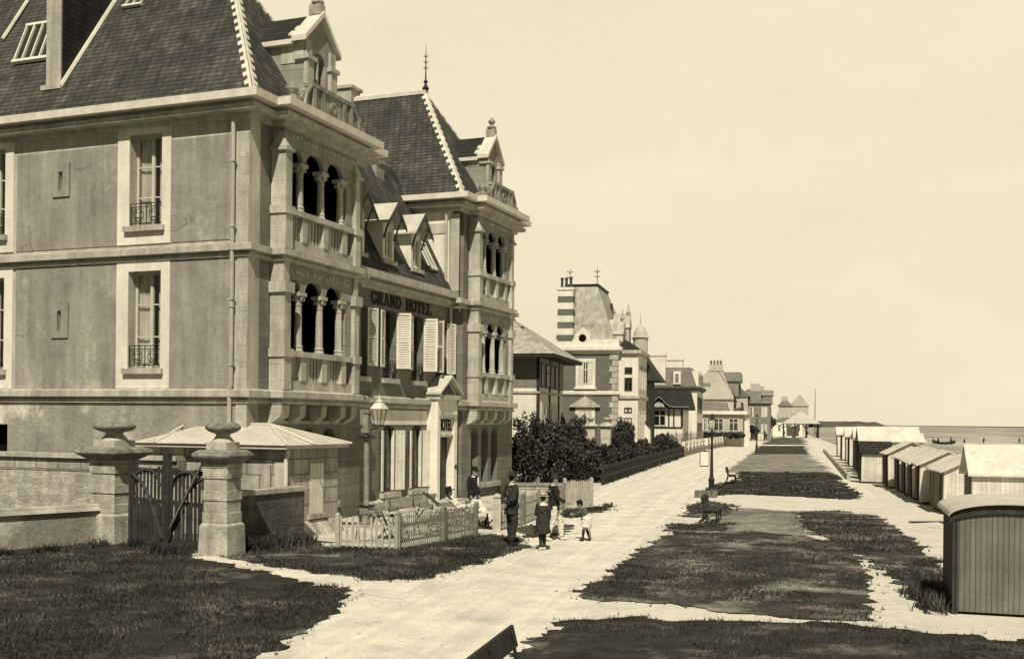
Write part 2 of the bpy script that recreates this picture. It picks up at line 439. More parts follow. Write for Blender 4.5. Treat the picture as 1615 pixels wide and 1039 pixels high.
sheet('promenade', [sw(-30, -3.2), sw(14, -6.2), sw(19, -8), sw(27, -13), sw(25.5, -13.6), sw(27, -8.5), sw(33, -6.5), sw(40, -7.2), sw(52, -8.2), sw(110, -8.2), sw(270, -1.5), sw(280, 6), sw(268, 6.5), sw(100, -.6), sw(48, -2.7), sw(33, -3.6), sw(18, -3), sw(-30, -2.4)], .004, M['road'], .1, .5, 3)
sheet('seaside_path', [sw(47, 1.2), sw(49, 4.2), sw(280, 9.4), sw(280, 6.4), sw(110, 4.1), sw(70, 3.6), sw(56, 3.0)], .004, M['road'], .1, .6, 5)
sheet('terrace', [(-5.8, 29.3), (-2.7, 26.9), (-.2, 32.2), (2.0, 39.5), (-.6, 47.5), (-6.6, 32)], .006, M['yardsand'], .05, .5, 8)
sheet('gate_path', [(-7.35,25.0),(-6.7,25.5),(-5.5,24.0),(-3.4,22.3),(-1.6,21.6),(-1.9,19.4),(-3.2,20.4),(-4.8,22.2),(-6.6,24.2)], .009, M['road'], .06, .3, 4)
LAWN = {
 'lawn_left': [(-12.79,25.72),(-10.84,27.52),(-8.99,27.0),(-7.20,24.6),(-6.65,24.36),(-4.82,22.38),(-3.38,20.68),(-2.86,19.53),(-2.87,18.22),(-3.10,16.14),(-3.45,14.33),(-3.9,11.0),(-9.0,11.0),(-13.2,18)],
 'lawn_mid': [(-6.67,25.04),(-7.4,28.4),(-6.6,29.4),(-5.9,28.9),(-4.32,27.0),(-2.74,26.7),(-0.98,30.3),(-0.10,30.10),(0.45,28.74),(0.32,27.43),(-0.64,24.64),(-1.37,22.64),(-1.91,21.44),(-2.41,21.49),(-3.38,22.21),(-5.07,23.53)],
 'lawn_gate': [(0.12,32.64),(1.10,33.95),(1.82,33.62),(1.85,32.44),(1.30,30.41),(0.42,29.83)],
 'lawn_lattice': [(1.66,36.50),(1.91,39.3),(3.02,40.30),(3.88,42.8),(3.71,41.1),(2.96,38.43),(1.95,36.05)],
 'lawn_near': [(-0.10,13.33),(0.07,14.70),(0.43,16.10),(0.67,17.17),(1.59,17.77),(2.59,17.60),(4.48,17.49),(5.87,17.14),(7.72,16.06),(9.4,14.2),(8.6,9),(-.9,9)],
 'lawn_middle': [(1.24,19.94),(1.69,21.70),(2.93,26.23),(4.31,30.71),(5.30,32.43),(6.93,32.22),(8.26,30.94),(8.85,29.08),(7.94,24.89),(6.87,21.07),(5.88,17.68),(5.06,17.75),(3.65,18.37),(2.69,19.07),(1.52,19.46)],
 'lawn_seaward': [(10.30,39.92),(12.09,40.15),(12.58,37.81),(11.14,30.56),(9.86,25.61),(8.84,22.48),(7.17,18.22),(7.08,19.08),(7.68,21.53),(7.91,23.34),(8.65,27.64),(8.61,30.31),(9.07,34.01)],
 'lawn_bench': [(4.49,31.97),(5.06,34.40),(6.84,34.60),(6.25,32.53)],
 'lawn_bench_far': [(5.83,37.00),(6.78,41.82),(7.79,44.62),(8.56,42.70),(7.50,37.96),(6.56,36.37)],
 'lawn_beyond': [(8.20,47.31),(9.74,54.41),(12.47,61.37),(15.02,71.93),(20.66,71.43),(17.81,58.64),(15.21,47.98),(14.34,46.31),(12.22,47.93),(10.30,49.29)],
 'lawn_far': [(24.86,114.11),(35.47,157.10),(42.27,160.28),(31.23,116.34)],
 'lawn_farther': [(38.06,166.87),(60.32,253.07),(67.81,258.32),(45.01,170.29)],
}
WORN = {'worn_lawn': [(8.43,41.43),(10.30,39.92),(9.17,34.02),(8.25,30.27),(7.02,30.99),(5.92,31.75),(5.42,32.07),(6.92,37.13)],
        'worn_lawn_far': [(13.67,70.74),(25.38,116.53),(31.75,118.81),(20.75,71.45)]}
LP = {}
for i, (k, p) in enumerate(LAWN.items()):
    o, LP[k] = sheet(k, p, .016 + .0005 * i, M['turf_dark' if k in ('lawn_beyond', 'lawn_far', 'lawn_near', 'lawn_left') else 'turf'], .17, .09, 10 + i)
for i, (k, p) in enumerate(WORN.items()):
    o, LP[k] = sheet(k, p, .010 + .0005 * i, M['turf_worn'], .2, .3, 40 + i)

def blades(name, poly, n, hmin, hmax, wid, m, label, lean=.5, clump=0):
    P = np.array(poly); x0, y0 = P.min(0); x1, y1 = P.max(0)
    pts = np.zeros((0, 2))
    while len(pts) < n:
        c = rng.uniform((x0, y0), (x1, y1), (n * 2, 2))
        inside = np.zeros(len(c), bool); j = len(P) - 1
        for i in range(len(P)):
            a, b = P[i], P[j]
            cond = ((a[1] > c[:, 1]) != (b[1] > c[:, 1]))
            xx = (b[0] - a[0]) * (c[:, 1] - a[1]) / (b[1] - a[1] + 1e-12) + a[0]
            inside ^= cond & (c[:, 0] < xx); j = i
        c = c[inside]
        keep = np.clip((22.0 / np.maximum(8, c[:, 1])) ** 2, .12, 1) > rng.random(len(c))
        pts = np.vstack([pts, c[keep]])
    pts = pts[:n]
    thin = np.array([noise.noise((x * .55, y * .55, 7.7)) + .5 * noise.noise((x * 1.9, y * 1.9, 1.7)) for x, y in pts])
    pts = pts[thin < .20 + rng.normal(0, .08, len(pts))]; n = len(pts)
    stray = rng.random(n) < .30; pts[stray] += rng.normal(0, .15, (stray.sum(), 2))
    k = 3; N_ = n * k
    base = np.repeat(pts, k, 0) + rng.normal(0, .02, (N_, 2))
    patch = np.array([noise.noise((x * .6, y * .6, 3.3)) for x, y in base]) * .5 + .5
    h = rng.uniform(hmin, hmax, N_) * (.55 + .8 * patch); az = rng.uniform(0, 2 * PI, N_)
    ww = wid * rng.uniform(.6, 1.3, N_) * np.maximum(1, base[:, 1] / 22)
    dx, dy = np.cos(az), np.sin(az); ln = rng.uniform(.1, lean, N_) * h
    v = np.zeros((N_, 3, 3)); la = rng.uniform(0, 2 * PI, N_)
    v[:, 0, 0] = base[:, 0] - dx * ww; v[:, 0, 1] = base[:, 1] - dy * ww
    v[:, 1, 0] = base[:, 0] + dx * ww; v[:, 1, 1] = base[:, 1] + dy * ww
    v[:, 2, 0] = base[:, 0] + np.cos(la) * ln; v[:, 2, 1] = base[:, 1] + np.sin(la) * ln; v[:, 2, 2] = h
    v[:, :2, 2] = .005
    me = bpy.data.meshes.new(name); me.vertices.add(N_ * 3); me.vertices.foreach_set('co', v.reshape(-1))
    me.loops.add(N_ * 3); me.loops.foreach_set('vertex_index', np.arange(N_ * 3))
    me.polygons.add(N_); me.polygons.foreach_set('loop_start', np.arange(N_) * 3); me.polygons.foreach_set('loop_total', np.full(N_, 3))
    me.update(); me.validate(); me.materials.append(m)
    o = bpy.data.objects.new(name, me); COL.objects.link(o); tag(o, label, 'grass', None, 'stuff')
blades('grass', LP['lawn_left'], 30000, .03, .10, .010, M['blade'], 'rough dark grass on the near left lawn before the gate', .9)
blades('grass', LP['lawn_mid'], 16000, .03, .11, .011, M['blade'], 'dark grass bank below the hotel picket fence', .8)
blades('grass', LP['lawn_middle'], 15000, .02, .07, .012, M['blade'], 'short dark grass on the large middle lawn right of the promenade', .8)
blades('grass', LP['lawn_near'], 12000, .02, .08, .010, M['blade'], 'patchy grass in the foreground beside the near bench', .8)
blades('grass', LP['lawn_seaward'], 7000, .02, .09, .013, M['blade'], 'dark grass strip running toward the arched bathing cabin', .8)
blades('grass', LP['lawn_beyond'], 6000, .03, .10, .02, M['blade'], 'dark grass behind the iron lamp post', .8)
blades('grass', LP['worn_lawn'], 4500, .01, .035, .006, M['blade_l'], 'thin dry grass on the worn pale lawn patch', .8)
blades('grass', LP['lawn_gate'] , 1200, .03, .09, .013, M['blade'], 'small tuft of lawn before the hotel garden opening', .8)
blades('grass', LP['lawn_lattice'], 1200, .03, .10, .013, M['blade'], 'small grass strip in front of the lattice fence', .8)
blades('grass', LP['lawn_bench'] + LP['lawn_bench'][:1], 900, .03, .09, .013, M['blade'], 'grass corner just before the second bench', .8)
blades('grass', LP['lawn_bench_far'], 1000, .03, .09, .013, M['blade'], 'grass corner just behind the second bench', .8)

blades('weeds', [(-6.55,26.3),(-5.6,28.6),(-5.0,28.3),(-5.6,26.4),(-6.3,25.6)], 2600, .10, .42, .016, M['blade'], 'tall weeds at the foot of the low dark wall and the shed', .8)
blades('weeds', [(-13.6,23.0),(-10.6,26.9),(-9.6,27.2),(-9.4,26.6),(-10.4,26.0),(-13.0,22.6)], 2400, .08, .30, .014, M['blade'], 'tall weeds along the low rendered wall left of the gate', .8)
blades('weeds', [(-9.4,27.3),(-7.2,25.3),(-7.3,24.9),(-9.5,26.7)], 900, .08, .26, .014, M['blade'], 'weeds at the foot of the wooden gate', .8)
mb = MB()
for k in range(900):
    y = 12 + 45 * random.random() ** 1.4; x = random.uniform(-.32, .46) * y * random.choice((.5, 1)); q = random.uniform(.005, .014) * (1 + y / 60)
    mb.hexa([(x + q * a * random.uniform(.6, 1.2), y + q * b_ * random.uniform(.6, 1.2), c * q * .8) for a, b_, c in ((-1, -1, 0), (1, -1, 0), (1, 1, 0), (-1, 1, 0), (-.6, -.6, 1), (.6, -.6, 1), (.6, .6, 1), (-.6, .6, 1))])
tag(mb.build('gravel', M['wire'], normals=False), 'loose small stones scattered over the paths', 'gravel', None, 'stuff')
# headland
mb = MB(); pr = []
for k in range(41):
    t = k / 40; x = 1285 + 122 * t
    X = (x - 807.5) / 1740 * 1900
    hgt = 12 * min(1, (1 - t) * 7) ** .5 * (.9 + .25 * noise.noise((t * 6, 2, 1)))
    pr.append((X, hgt))
a = [mb.P((x, 1900, -3)) for x, h in pr]; b = [mb.P((x, 1900 + 25, -2 + max(.5, h))) for x, h in pr]; c = [mb.P((x, 2300, -3)) for x, h in pr]
for i in range(40):
    mb.f += [[a[i], a[i + 1], b[i + 1], b[i]], [b[i], b[i + 1], c[i + 1], c[i]]]
tag(mb.build('headland', M['hill'], smooth=True, normals=False), kind='structure')
# cross steps kerb and beach kerb

# ------------------------------------------------------------------ the hotel
hotel = empty('grand_hotel', (HA[0], HA[1], 0), HOTEL_RZ, 'large pale stone hotel with two slate roofed pavilions and stone loggias', 'hotel')
T2 = 14.1                                    # second pavilion starts here
def window(par, T, a0, a1, c0, c1, b, curtain=True, rows=3, fm='frame', rise=0, name='window', backd=.9):
    """casement window standing in an opening; T maps (along, depth, up)"""
    mb = MB(T); fw = .06
    mb.box(a0, a0 + fw, b, b + .07, c0, c1 + rise); mb.box(a1 - fw, a1, b, b + .07, c0, c1 + rise)
    mb.box(a0 + fw, a1 - fw, b, b + .07, c0, c0 + .1); mb.box(a0 + fw, a1 - fw, b, b + .07, c1 + rise - .07, c1 + rise)
    m = (a0 + a1) / 2; mb.box(m - .05, m + .05, b - .01, b + .06, c0 + .1, c1 + rise - .07)
    for k in range(1, rows):
        z = c0 + (c1 - c0) * k / rows
        mb.box(a0 + fw, m - .05, b + .01, b + .05, z - .018, z + .018); mb.box(m + .05, a1 - fw, b + .01, b + .05, z - .018, z + .018)
    o = mb.build(name, M[fm], par)
    mb = MB(T); mb.poly([(a0 + fw, b + .03, c0 + .1), (a1 - fw, b + .03, c0 + .1), (a1 - fw, b + .03, c1 + rise - .07), (a0 + fw, b + .03, c1 + rise - .07)])
    mb.build('pane', M['glass'], o)
    if curtain:
        mb = MB(T)
        ga, gb = random.uniform(.02, .16), random.uniform(.02, .16); ph = random.uniform(0, 6)
        for s0, s1 in ((a0 + .06, m - ga), (m + gb, a1 - .06)):
            n = 26; pr = []
            for k in range(n + 1):
                x = s0 + (s1 - s0) * k / n; pr.append((x, b + .14 + (.02 + .025 * random.random()) * math.sin(k * 1.7 + ph) + .02 * noise.noise((x * 3, c0, 0))))
            for (xa, ya), (xb, yb) in zip(pr, pr[1:]): mb.poly([(xa, ya, c0), (xb, yb, c0), (xb, yb, c1 - .02), (xa, ya, c1 - .02)])
        mb.build('curtain', M['curtain'], o, normals=False)
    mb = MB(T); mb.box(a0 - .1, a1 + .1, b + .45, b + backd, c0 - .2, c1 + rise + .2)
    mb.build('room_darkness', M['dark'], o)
    return o
def railing(par, T, a0, a1, c0, c1, b):
    mb = MB(T)
    for z in (c0 + .03, c1 - .1, c1): mb.tube([(a0, b, z), (a1, b, z)], .014, 6)
    n = 6
    for k in range(n + 1):
        x = a0 + (a1 - a0) * k / n; mb.tube([(x, b, c0), (x, b, c1)], .010 if k % 3 else .015, 5)
    m = (a0 + a1) / 2; r = (c1 - c0 - .1) * .36
    for cx in (a0 + (m - a0) / 2, m + (a1 - m) / 2):
        for q in range(2):
            rr = r * (1 - .5 * q); zc = (c0 + c1 - .07) / 2
            mb.tube([(cx + rr * math.cos(t * PI / 6), b, zc + rr * math.sin(t * PI / 6)) for t in range(13)], .011, 5)
        for sx in (-1, 1):
            for sz in (-1, 1):
                mb.tube([(cx + sx * r * (.7 + .35 * math.cos(t)), b, (c0 + c1 - .07) / 2 + sz * r * (.75 + .3 * math.sin(t))) for t in np.linspace(0, 5, 8)], .009, 4)
    return mb.build('window_railing', M['iron'], par)

# side wall with windows
WIN = [(2.93, 4.08, 8.62, 11.25, 8.28, 8.3, 9.25), (2.93, 4.08, 4.55, 7.33, 4.3, 4.5, 5.2)]
mb = MB(side_T)
mb.wall(0, 13, 7.8, 12.0, 0, .5, [(2.93, 4.08, 8.62, 11.25, 0), (6.52, 6.66, 9.81, 10.38, 0), (8.75, 9.9, 8.62, 11.25, 0)])
mb.wall(0, 13, 3.8, 7.8, 0, .5, [(2.93, 4.08, 4.55, 7.33, 0), (6.52, 6.66, 5.68, 6.27, 0), (8.75, 9.9, 4.55, 7.33, 0)])
side_wall = mb.build('side_wall', M['band'], hotel)
mb = MB(side_T); mb.wall(0, 13, 0, 3.8, 0, .5, [(8.6, 9.7, 0, 2.9, 0)]); mb.build('lower_side_wall', M['rough_render'], hotel)
mb = MB(side_T)
for z0, z1, zb in ((8.1, 11.0, 8), (3.98, 7.62, 4)):
    mb.wall(4.52, 8.3, z0, z1, -.025, -.001, [(6.25, 6.9, zb + 1.5 + (.12 if zb == 8 else -.03), zb + 2.6 + (.05 if zb == 8 else -.1), 0)])
    mb.wall(.55, 2.6, z0, z1, -.025, -.001)
mb.build('render_panel', M['panel'], side_wall)
mb = MB(side_T)                               # pale surrounds of windows and slits
for z0, z1, w0, w1 in ((8.1, 11.5, 8.62, 11.25), (3.98, 7.66, 4.55, 7.33)):
    mb.wall(2.62, 4.50, z0, z1, -.04, -.002, [(2.93, 4.08, w0, w1, 0)])
    mb.wall(8.42, 10.3, z0, z1, -.04, -.002, [(8.75, 9.9, w0, w1, 0)])
mb.build('window_surround', M['surround'], side_wall)
mb = MB(side_T)
for z0, z1, s0, s1 in ((9.64, 10.66, 9.81, 10.38), (5.47, 6.49, 5.68, 6.27)):
    mb.wall(6.26, 6.89, z0, z1, -.07, -.003, [(6.52, 6.66, s0, s1, 0)])
mb.build('slit_surround', M['panel'], side_wall)
mb = MB(side_T)
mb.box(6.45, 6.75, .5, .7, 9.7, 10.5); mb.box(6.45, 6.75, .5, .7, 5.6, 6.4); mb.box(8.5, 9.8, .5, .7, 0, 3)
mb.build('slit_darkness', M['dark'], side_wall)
mb = MB(side_T); mb.box(0, .36, -.03, -.002, 0, 11.0); mb.build('corner_pilaster', M['cut'], side_wall)
for a in (2.93, 8.75):
    for c0, c1, r1 in ((8.62, 11.25, 9.28), (4.55, 7.33, 5.2)):
        wdw = window(hotel, side_T, a, a + 1.15, c0, c1, .30)
        mb = MB(side_T); mb.box(a - .12, a + 1.27, -.16, .28, c0 - .16, c0 - .002); mb.build('sill', M['cut'], wdw)
        railing(wdw, side_T, a + .02, a + 1.13, c0 + .06, r1, .02)
mb = MB(); mb.tube([(-.13, .46, 11.35), (-.13, .46, 4.05), (-.13, .5, 3.9), (-.13, .5, .4)], .06, 8)
for z in (10.2, 8.4, 6.4, 4.6, 2.6): mb.box(-.2, -.06, .38, .54, z, z + .05)
mb.tube([(-.13, .46, 6.2), (-.13, .46, 6.35)], .085, 8)
mb.build('drain_pipe', M['pipe'], hotel)

# pavilions
def bay_path(x): return [(x, 0), (x + 1.04, 0), (x + 1.04, -.40), (x + 5.26, -.40), (x + 5.26, 0), (x + 6.3, 0)]
def pavilion(x0, depth_left):
    p = mbp = MB()
    # facade at ground floor, with three arched windows under the bay
    ops = [(x0 + 1.55, x0 + 2.35, .62, 2.55, .32), (x0 + 2.75, x0 + 3.55, .62, 2.55, .32), (x0 + 3.95, x0 + 4.75, .62, 2.55, .32)]
    mb.v = mb.v
    b = MB(); b.wall(x0 + .5, x0 + 6.3, 0, 3.6, 0, .45, ops)
    b.box(x0 + .5, x0 + 1.3, 0, .45, 3.6, 12); b.box(x0 + 5.0, x0 + 6.3, 0, .45, 3.6, 12)
    b.box(x0 + 1.3, x0 + 5.0, 0, .45, 11.3, 12)
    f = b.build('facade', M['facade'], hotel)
    for o in ops: window(f, None, o[0], o[1], o[2], o[3], .28, curtain=False, rows=2, fm='darkframe', rise=.3, name='ground_floor_window')
    b = MB(); b.box(x0 + 1.4, x0 + 4.9, -.12, .02, .40, .60); b.build('long_sill', M['cut'], f)
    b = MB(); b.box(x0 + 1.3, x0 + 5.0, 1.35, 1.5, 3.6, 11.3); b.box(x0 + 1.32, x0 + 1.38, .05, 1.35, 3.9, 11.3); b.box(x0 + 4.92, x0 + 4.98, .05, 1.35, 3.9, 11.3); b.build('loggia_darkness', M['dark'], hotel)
    bay(x0)
COLX = (2.13, 3.30, 4.44)
def bay(x0):
    yf, yb = -.40, -.26
    ops_l = [(x0 + 1.40, x0 + 2.02, 5.10, 6.82, .30), (x0 + 2.24, x0 + 3.19, 5.10, 6.82, .34), (x0 + 3.41, x0 + 4.33, 5.10, 6.82, .34)]
    ops_u = [(x0 + 1.40, x0 + 2.02, 9.14, 10.58, .30), (x0 + 2.24, x0 + 3.19, 9.14, 10.58, .34), (x0 + 3.41, x0 + 4.33, 9.14, 10.58, .34)]
    b = MB()
    # arcades: arches only, the columns carry them
    for ops, zt in ((ops_l, 7.62), (ops_u, 11.45)):
        zs = ops[0][3]
        b.wall(x0 + 1.10, x0 + 5.2, zs + .02, zt, yf, yb, [(o[0], o[1], zs + .02, zs + .02, o[4]) for o in ops])
        z0 = ops[0][2]
        b.box(x0 + 1.10, x0 + 1.40, yf + .03, yb, z0, zs + .02); b.box(x0 + 4.62, x0 + 5.2, yf + .03, yb, z0, zs + .02)
    # floors and cheeks
    b.box(x0 + 1.10, x0 + 5.2, yf, 1.2, 3.60, 3.95); b.box(x0 + 1.10, x0 + 5.2, yf + .05, 1.2, 7.63, 7.95)
    b.box(x0 + 1.10, x0 + 1.32, yb + .002, .02, 3.95, 11.44); b.box(x0 + 5.0, x0 + 5.2, yb + .002, .02, 3.95, 11.44)
    wallo = b.build('loggia', M['stone'], hotel)
    # balustrades
    b = MB(); dk = MB()
    for z0, zr in ((3.95, 5.10), (7.97, 9.14)):
        b.box(x0 + 1.10, x0 + 5.2, yf - .02, yb, z0, z0 + .30)
        b.box(x0 + 1.03, x0 + 5.28, yf - .09, yb + .02, zr - .16, zr)
        xs = [x0 + 1.10] + [x0 + c for c in COLX] + [x0 + 5.2]
        for i in range(3):
            a = xs[i] + (.30 if i == 0 else .13); e = xs[i + 1] - .13
            m_ = a + (e - a) * .42
            b.box(a, m_, yf + .06, yb - .02, z0 + .30, zr - .16)
            n = 3; st = (e - m_) / n
            for k in range(n):
                b.box(m_ + st * (k + .5) - .01, m_ + st * (k + 1), yf + .07, yb - .04, z0 + .30, zr - .16)
        for c in COLX: b.box(x0 + c - .14, x0 + c + .14, yf - .05, yb, z0 + .30, zr - .16)
    b.build('balustrade', M['cut'], wallo)
    for c in COLX:
        for z0, zs in ((5.10, 6.80), (9.14, 10.54)):
            b = MB(); cx, cy = x0 + c, -.24; h = zs - z0
            b.lathe([(.155, 0), (.155, .06), (.12, .10), (.145, .15), (.115, .20), (.108, h * .5), (.098, h - .36), (.115, h - .35), (.115, h - .32), (.10, h - .30), (.12, h - .2), (.16, h - .10), (.20, h - .06)], (cx, cy, z0), 14)
            b.box(cx - .20, cx + .20, cy - .17, cy + .17, zs - .08, zs + .03)
            for k in range(6):
                t = k * PI / 3; b.ell((cx + .15 * math.cos(t), cy + .15 * math.sin(t), zs - .16), (.05, .05, .07), 6, 4)
            b.build('column', M['cut'], wallo)
    # corner piers with cap band and pyramid top
    for xa, xb in ((x0 + .99, x0 + 1.36), (x0 + 4.98, x0 + 5.30)):
        b = MB()
        ya, yb2 = -.52, -.02
        b.box(xa, xb, ya, yb2, 3.97, 4.9); b.box(xa - .05, xb + .05, ya - .05, yb2, 4.9, 5.14)
        b.box(xa + .02, xb - .02, ya + .02, yb2, 5.14, 6.72); b.box(xa - .06, xb + .06, ya - .06, yb2, 6.72, 7.02)
        b.box(xa + .04, xb - .04, ya + .06, yb2, 7.02, 7.61)
        b.box(xa, xb, ya, yb2, 7.97, 8.95); b.box(xa - .05, xb + .05, ya - .05, yb2, 8.95, 9.17)
        b.box(xa + .02, xb - .02, ya + .02, yb2, 9.17, 10.72); b.box(xa - .06, xb + .06, ya - .06, yb2, 10.72, 10.82)
        b.frus(xa - .03, xb + .03, ya - .03, yb2, 10.82, xa + .16, xb - .16, -.30, -.24, 11.44)
        b.build('corner_pier', M['cut'], wallo)
    # corbel table under the bay
    b = MB()
    for a, e in ((.99, 1.40), (1.98, 2.28), (3.15, 3.45), (4.30, 4.60), (4.95, 5.30)):
        b.prism([(x0 + a, .0, 3.0), (x0 + a, -.16, 3.05), (x0 + a, -.42, 3.22), (x0 + a, -.46, 3.54), (x0 + a, 0, 3.54)], (e - a, 0, 0))
    b.build('corbel', M['cut'], wallo)
    b = MB(); b.box(x0 + 1.4, x0 + 4.95, -.06, -.001, 3.0, 3.1); b.build('corbel_ledge', M['cut'], wallo)

pavilion(0, 13); pavilion(T2, 13)
# side walls of pavilions rising above the central block
b = MB(side_T); b.wall(.45, 13, 0, 12, T2, T2 + .45); o = b.build('inner_side_wall', M['surround'], hotel)
b = MB(side_T); b.wall(.45, 13, 0, 12, 5.9, 6.3); b.wall(0.0, 13, 0, 12, T2 + 6.3, T2 + 6.7); b.build('far_side_wall', M['facade'], hotel)
b = MB(); b.box(T2 - .003 - .03, T2 - .003, .62, 6, 10.55, 10.95); b.box(T2 - .03, T2 - .002, -.001, .36, 8.25, 11.3); b.build('wall_band', M['cut'], hotel)
b = MB(); b.tube([(T2 - .12, .52, 11.3), (T2 - .12, .52, 8.2), (T2 - .1, .3, 7.7), (T2 - .1, .3, .3)], .06, 8); b.build('drain_pipe', M['pipe'], hotel)

# courses and cornices
C_PROF = [(0, 11.40), (.12, 11.42), (.12, 11.54), (.40, 11.56), (.42, 11.70), (.26, 11.71), (.26, 11.815), (.0, 11.815)]
FASCIA = [(0, 11.818), (.60, 11.82), (.62, 12.03), (.0, 12.04)]
S1 = [(0, 3.56), (.07, 3.57), (.07, 3.66), (.03, 3.67), (.03, 3.72), (.19, 3.74), (.19, 3.92), (.03, 3.97), (0, 3.97)]
S2 = [(0, 7.60), (.08, 7.61), (.08, 7.69), (.03, 7.70), (.03, 7.75), (.20, 7.77), (.20, 7.94), (.03, 7.99), (0, 7.99)]
b = MB()
pth = [(0, 13)] + bay_path(0) + [(6.3, 1.0)]
for pr in (S1, S2): b.sweep(pth, pr)
b.sweep([(0, 13), (0, 0)] + bay_path(0)[1:] + [(6.3, 6)], C_PROF)
pth = [(T2, .45)] + bay_path(T2) + [(T2 + 6.7, 0), (T2 + 6.7, 8)]
for pr in (S1, S2): b.sweep(pth, pr)
b.sweep([(T2, 8)] + bay_path(T2) + [(T2 + 6.7, 0), (T2 + 6.7, 8)], C_PROF)
b.sweep([(6.3, .4), (T2 - .02, .4)], S1)
b.sweep([(6.3, .4), (T2 - .02, .4)], [(0, 7.60), (.08, 7.62), (.08, 7.70), (.26, 7.72), (.26, 7.84), (.16, 7.85), (.16, 7.92), (.40, 7.94), (.40, 8.2), (0, 8.22)])
b.build('cornice', M['cut'], hotel)
b = MB()
b.sweep([(0, 13), (0, 0)] + bay_path(0)[1:] + [(6.3, 6)], FASCIA); b.sweep([(T2, 8)] + bay_path(T2) + [(T2 + 6.7, 0), (T2 + 6.7, 8)], FASCIA); b.build('fascia', M['surround'], hotel)
b = MB()                                      # carved frieze dentils under the upper courses
for x0 in (0, T2):
    for k in range(16):
        x = x0 + 1.5 + k * .21
        b.ell((x + random.uniform(-.03, .03), -.40, 7.38 + random.uniform(-.03, .03)), (random.uniform(.05, .11), .05, random.uniform(.05, .10)), 7, 5)
    for k in range(18):
        x = x0 + 1.3 + k * .21; b.ell((x + random.uniform(-.03, .03), -.40, 11.24 + random.uniform(-.03, .03)), (random.uniform(.05, .11), .05, random.uniform(.04, .08)), 7, 5)
b.build('frieze', M['cut'], hotel)

# central block
yc = .4
WX = (6.95, 9.1, 11.3, 13.35)
b = MB()
b.wall(6.3, T2, 0, 3.7, yc, yc + .45, [(8.65, 9.55, .62, 2.72, .26), (10.85, 11.75, .62, 2.72, .26), (12.75, 13.85, 0, 2.6, 0)])
b.wall(6.3, T2, 3.7, 7.9, yc, yc + .45, [(x - .45, x + .45, 4.62, 6.95, .08) for x in WX])
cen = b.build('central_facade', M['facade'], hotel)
b = MB(); b.box(6.3, 12.2, yc - .14, yc, 0, .30); b.prism([(6.3, yc - .14, .30), (6.3, yc, .40), (6.3, yc, .30)], (5.9, 0, 0)); b.build('plinth', M['cut'], hotel)
def leaf_mb(h, wd, louv=True):
    """a shutter leaf lying in x from the hinge at 0, thin in y"""
    f = MB(); t = .035
    f.box(0, .07, -t, 0, 0, h); f.box(wd - .07, wd, -t, 0, 0, h)
    for z0, z1 in ((0, .09), (h * .5 - .04, h * .5 + .04), (h - .08, h)): f.box(.07, wd - .07, -t, 0, z0, z1)
    l = MB()
    if louv:
        n = int((h - .2) / .062)
        for k in range(n):
            z = .10 + k * (h - .2) / n
            l.hexa([(.07, -t + .004, z), (wd - .07, -t + .004, z), (wd - .07, -.004, z + .035), (.07, -.004, z + .035), (.07, -t + .004, z + .012), (wd - .07, -t + .004, z + .012), (wd - .07, -.004, z + .047), (.07, -.004, z + .047)])
    else:
        l.box(.07, wd - .07, -t + .012, -.006, .09, h - .08)
        f.box(wd * .5 - .02, wd * .5 + .02, -t - .004, .004, .0, h)
    return f, l
def hinge(mb, hx, hy, z, ang, flip):
    ca, sa = math.cos(ang), math.sin(ang)
    mb.v = [(hx + (x * ca - y * sa) * (-1 if flip else 1), hy + (x * sa + y * ca), z + zz) for x, y, zz in mb.v]
def shutter(par, hx, z, h, wd, ang, flip, louv=True):
    f, l = leaf_mb(h, wd, louv); hinge(f, hx, yc - .02, z, -ang, flip); hinge(l, hx, yc - .02, z, -ang, flip)
    o = f.build('shutter', M['shutter'], par); l.build('shutter_slats', M['shutter'], o)
for i, x in enumerate(WX):
    wo = window(hotel, None, x - .45, x + .45, 4.62, 6.95, yc + .24, curtain=(i == 0), rows=3, fm='frame' if i == 0 else 'darkframe', rise=.06)
    b = MB(); b.box(x - .6, x + .6, yc - .12, yc + .2, 4.44, 4.60); b.build('sill', M['cut'], wo)
    railing(wo, None, x - .44, x + .44, 4.68, 5.25, yc - .03)
    zb, hh = 5.12, 1.9
    zb, hh = 4.98, 1.98
    shutter(wo, x - .46, zb, hh, .46, R(12 if i != 3 else 60), True)     # hinged at the near jamb, nearly flat on the wall
    shutter(wo, x + .46, zb, hh, .52, R([14, 62, 62, 20][i]), False)
for i, x in enumerate((9.1, 11.3)):
    wo = window(hotel, None, x - .45, x + .45, .62, 2.72, yc + .13, curtain=False, rows=3, fm='darkframe', rise=.22, name='ground_floor_window')
    b = MB(); b.box(x - .65, x + .7, yc - .16, yc + .2, .42, .60); b.build('sill', M['cut'], wo)
    shutter(wo, x - .46, .66, 2.12, .26, R(14), True, False)             # near leaf folded back on the wall
    shutter(wo, x + .48, .66, 2.12, .46, R(16), False, False)            # far leaf open, its inner fold against the reveal
    b = MB(); b.box(x + .415, x + .447, yc + .01, yc + .125, .66, 2.78); b.build('reveal_leaf', M['shutter'], wo)
b = MB(); b.box(6.3, T2 - .05, yc - .02, yc - .001, 2.98, 3.5); b.build('lintel_band', M['surround'], hotel)
b = MB(); b.box(10.05, 10.35, yc - .03, yc - .001, 1.3, 2.5); b.prism([(10.05, yc - .03, 2.5), (10.35, yc - .03, 2.5), (10.2, yc - .03, 2.75)], (0, .029, 0)); b.build('wall_plaque', M['louvre'], hotel)

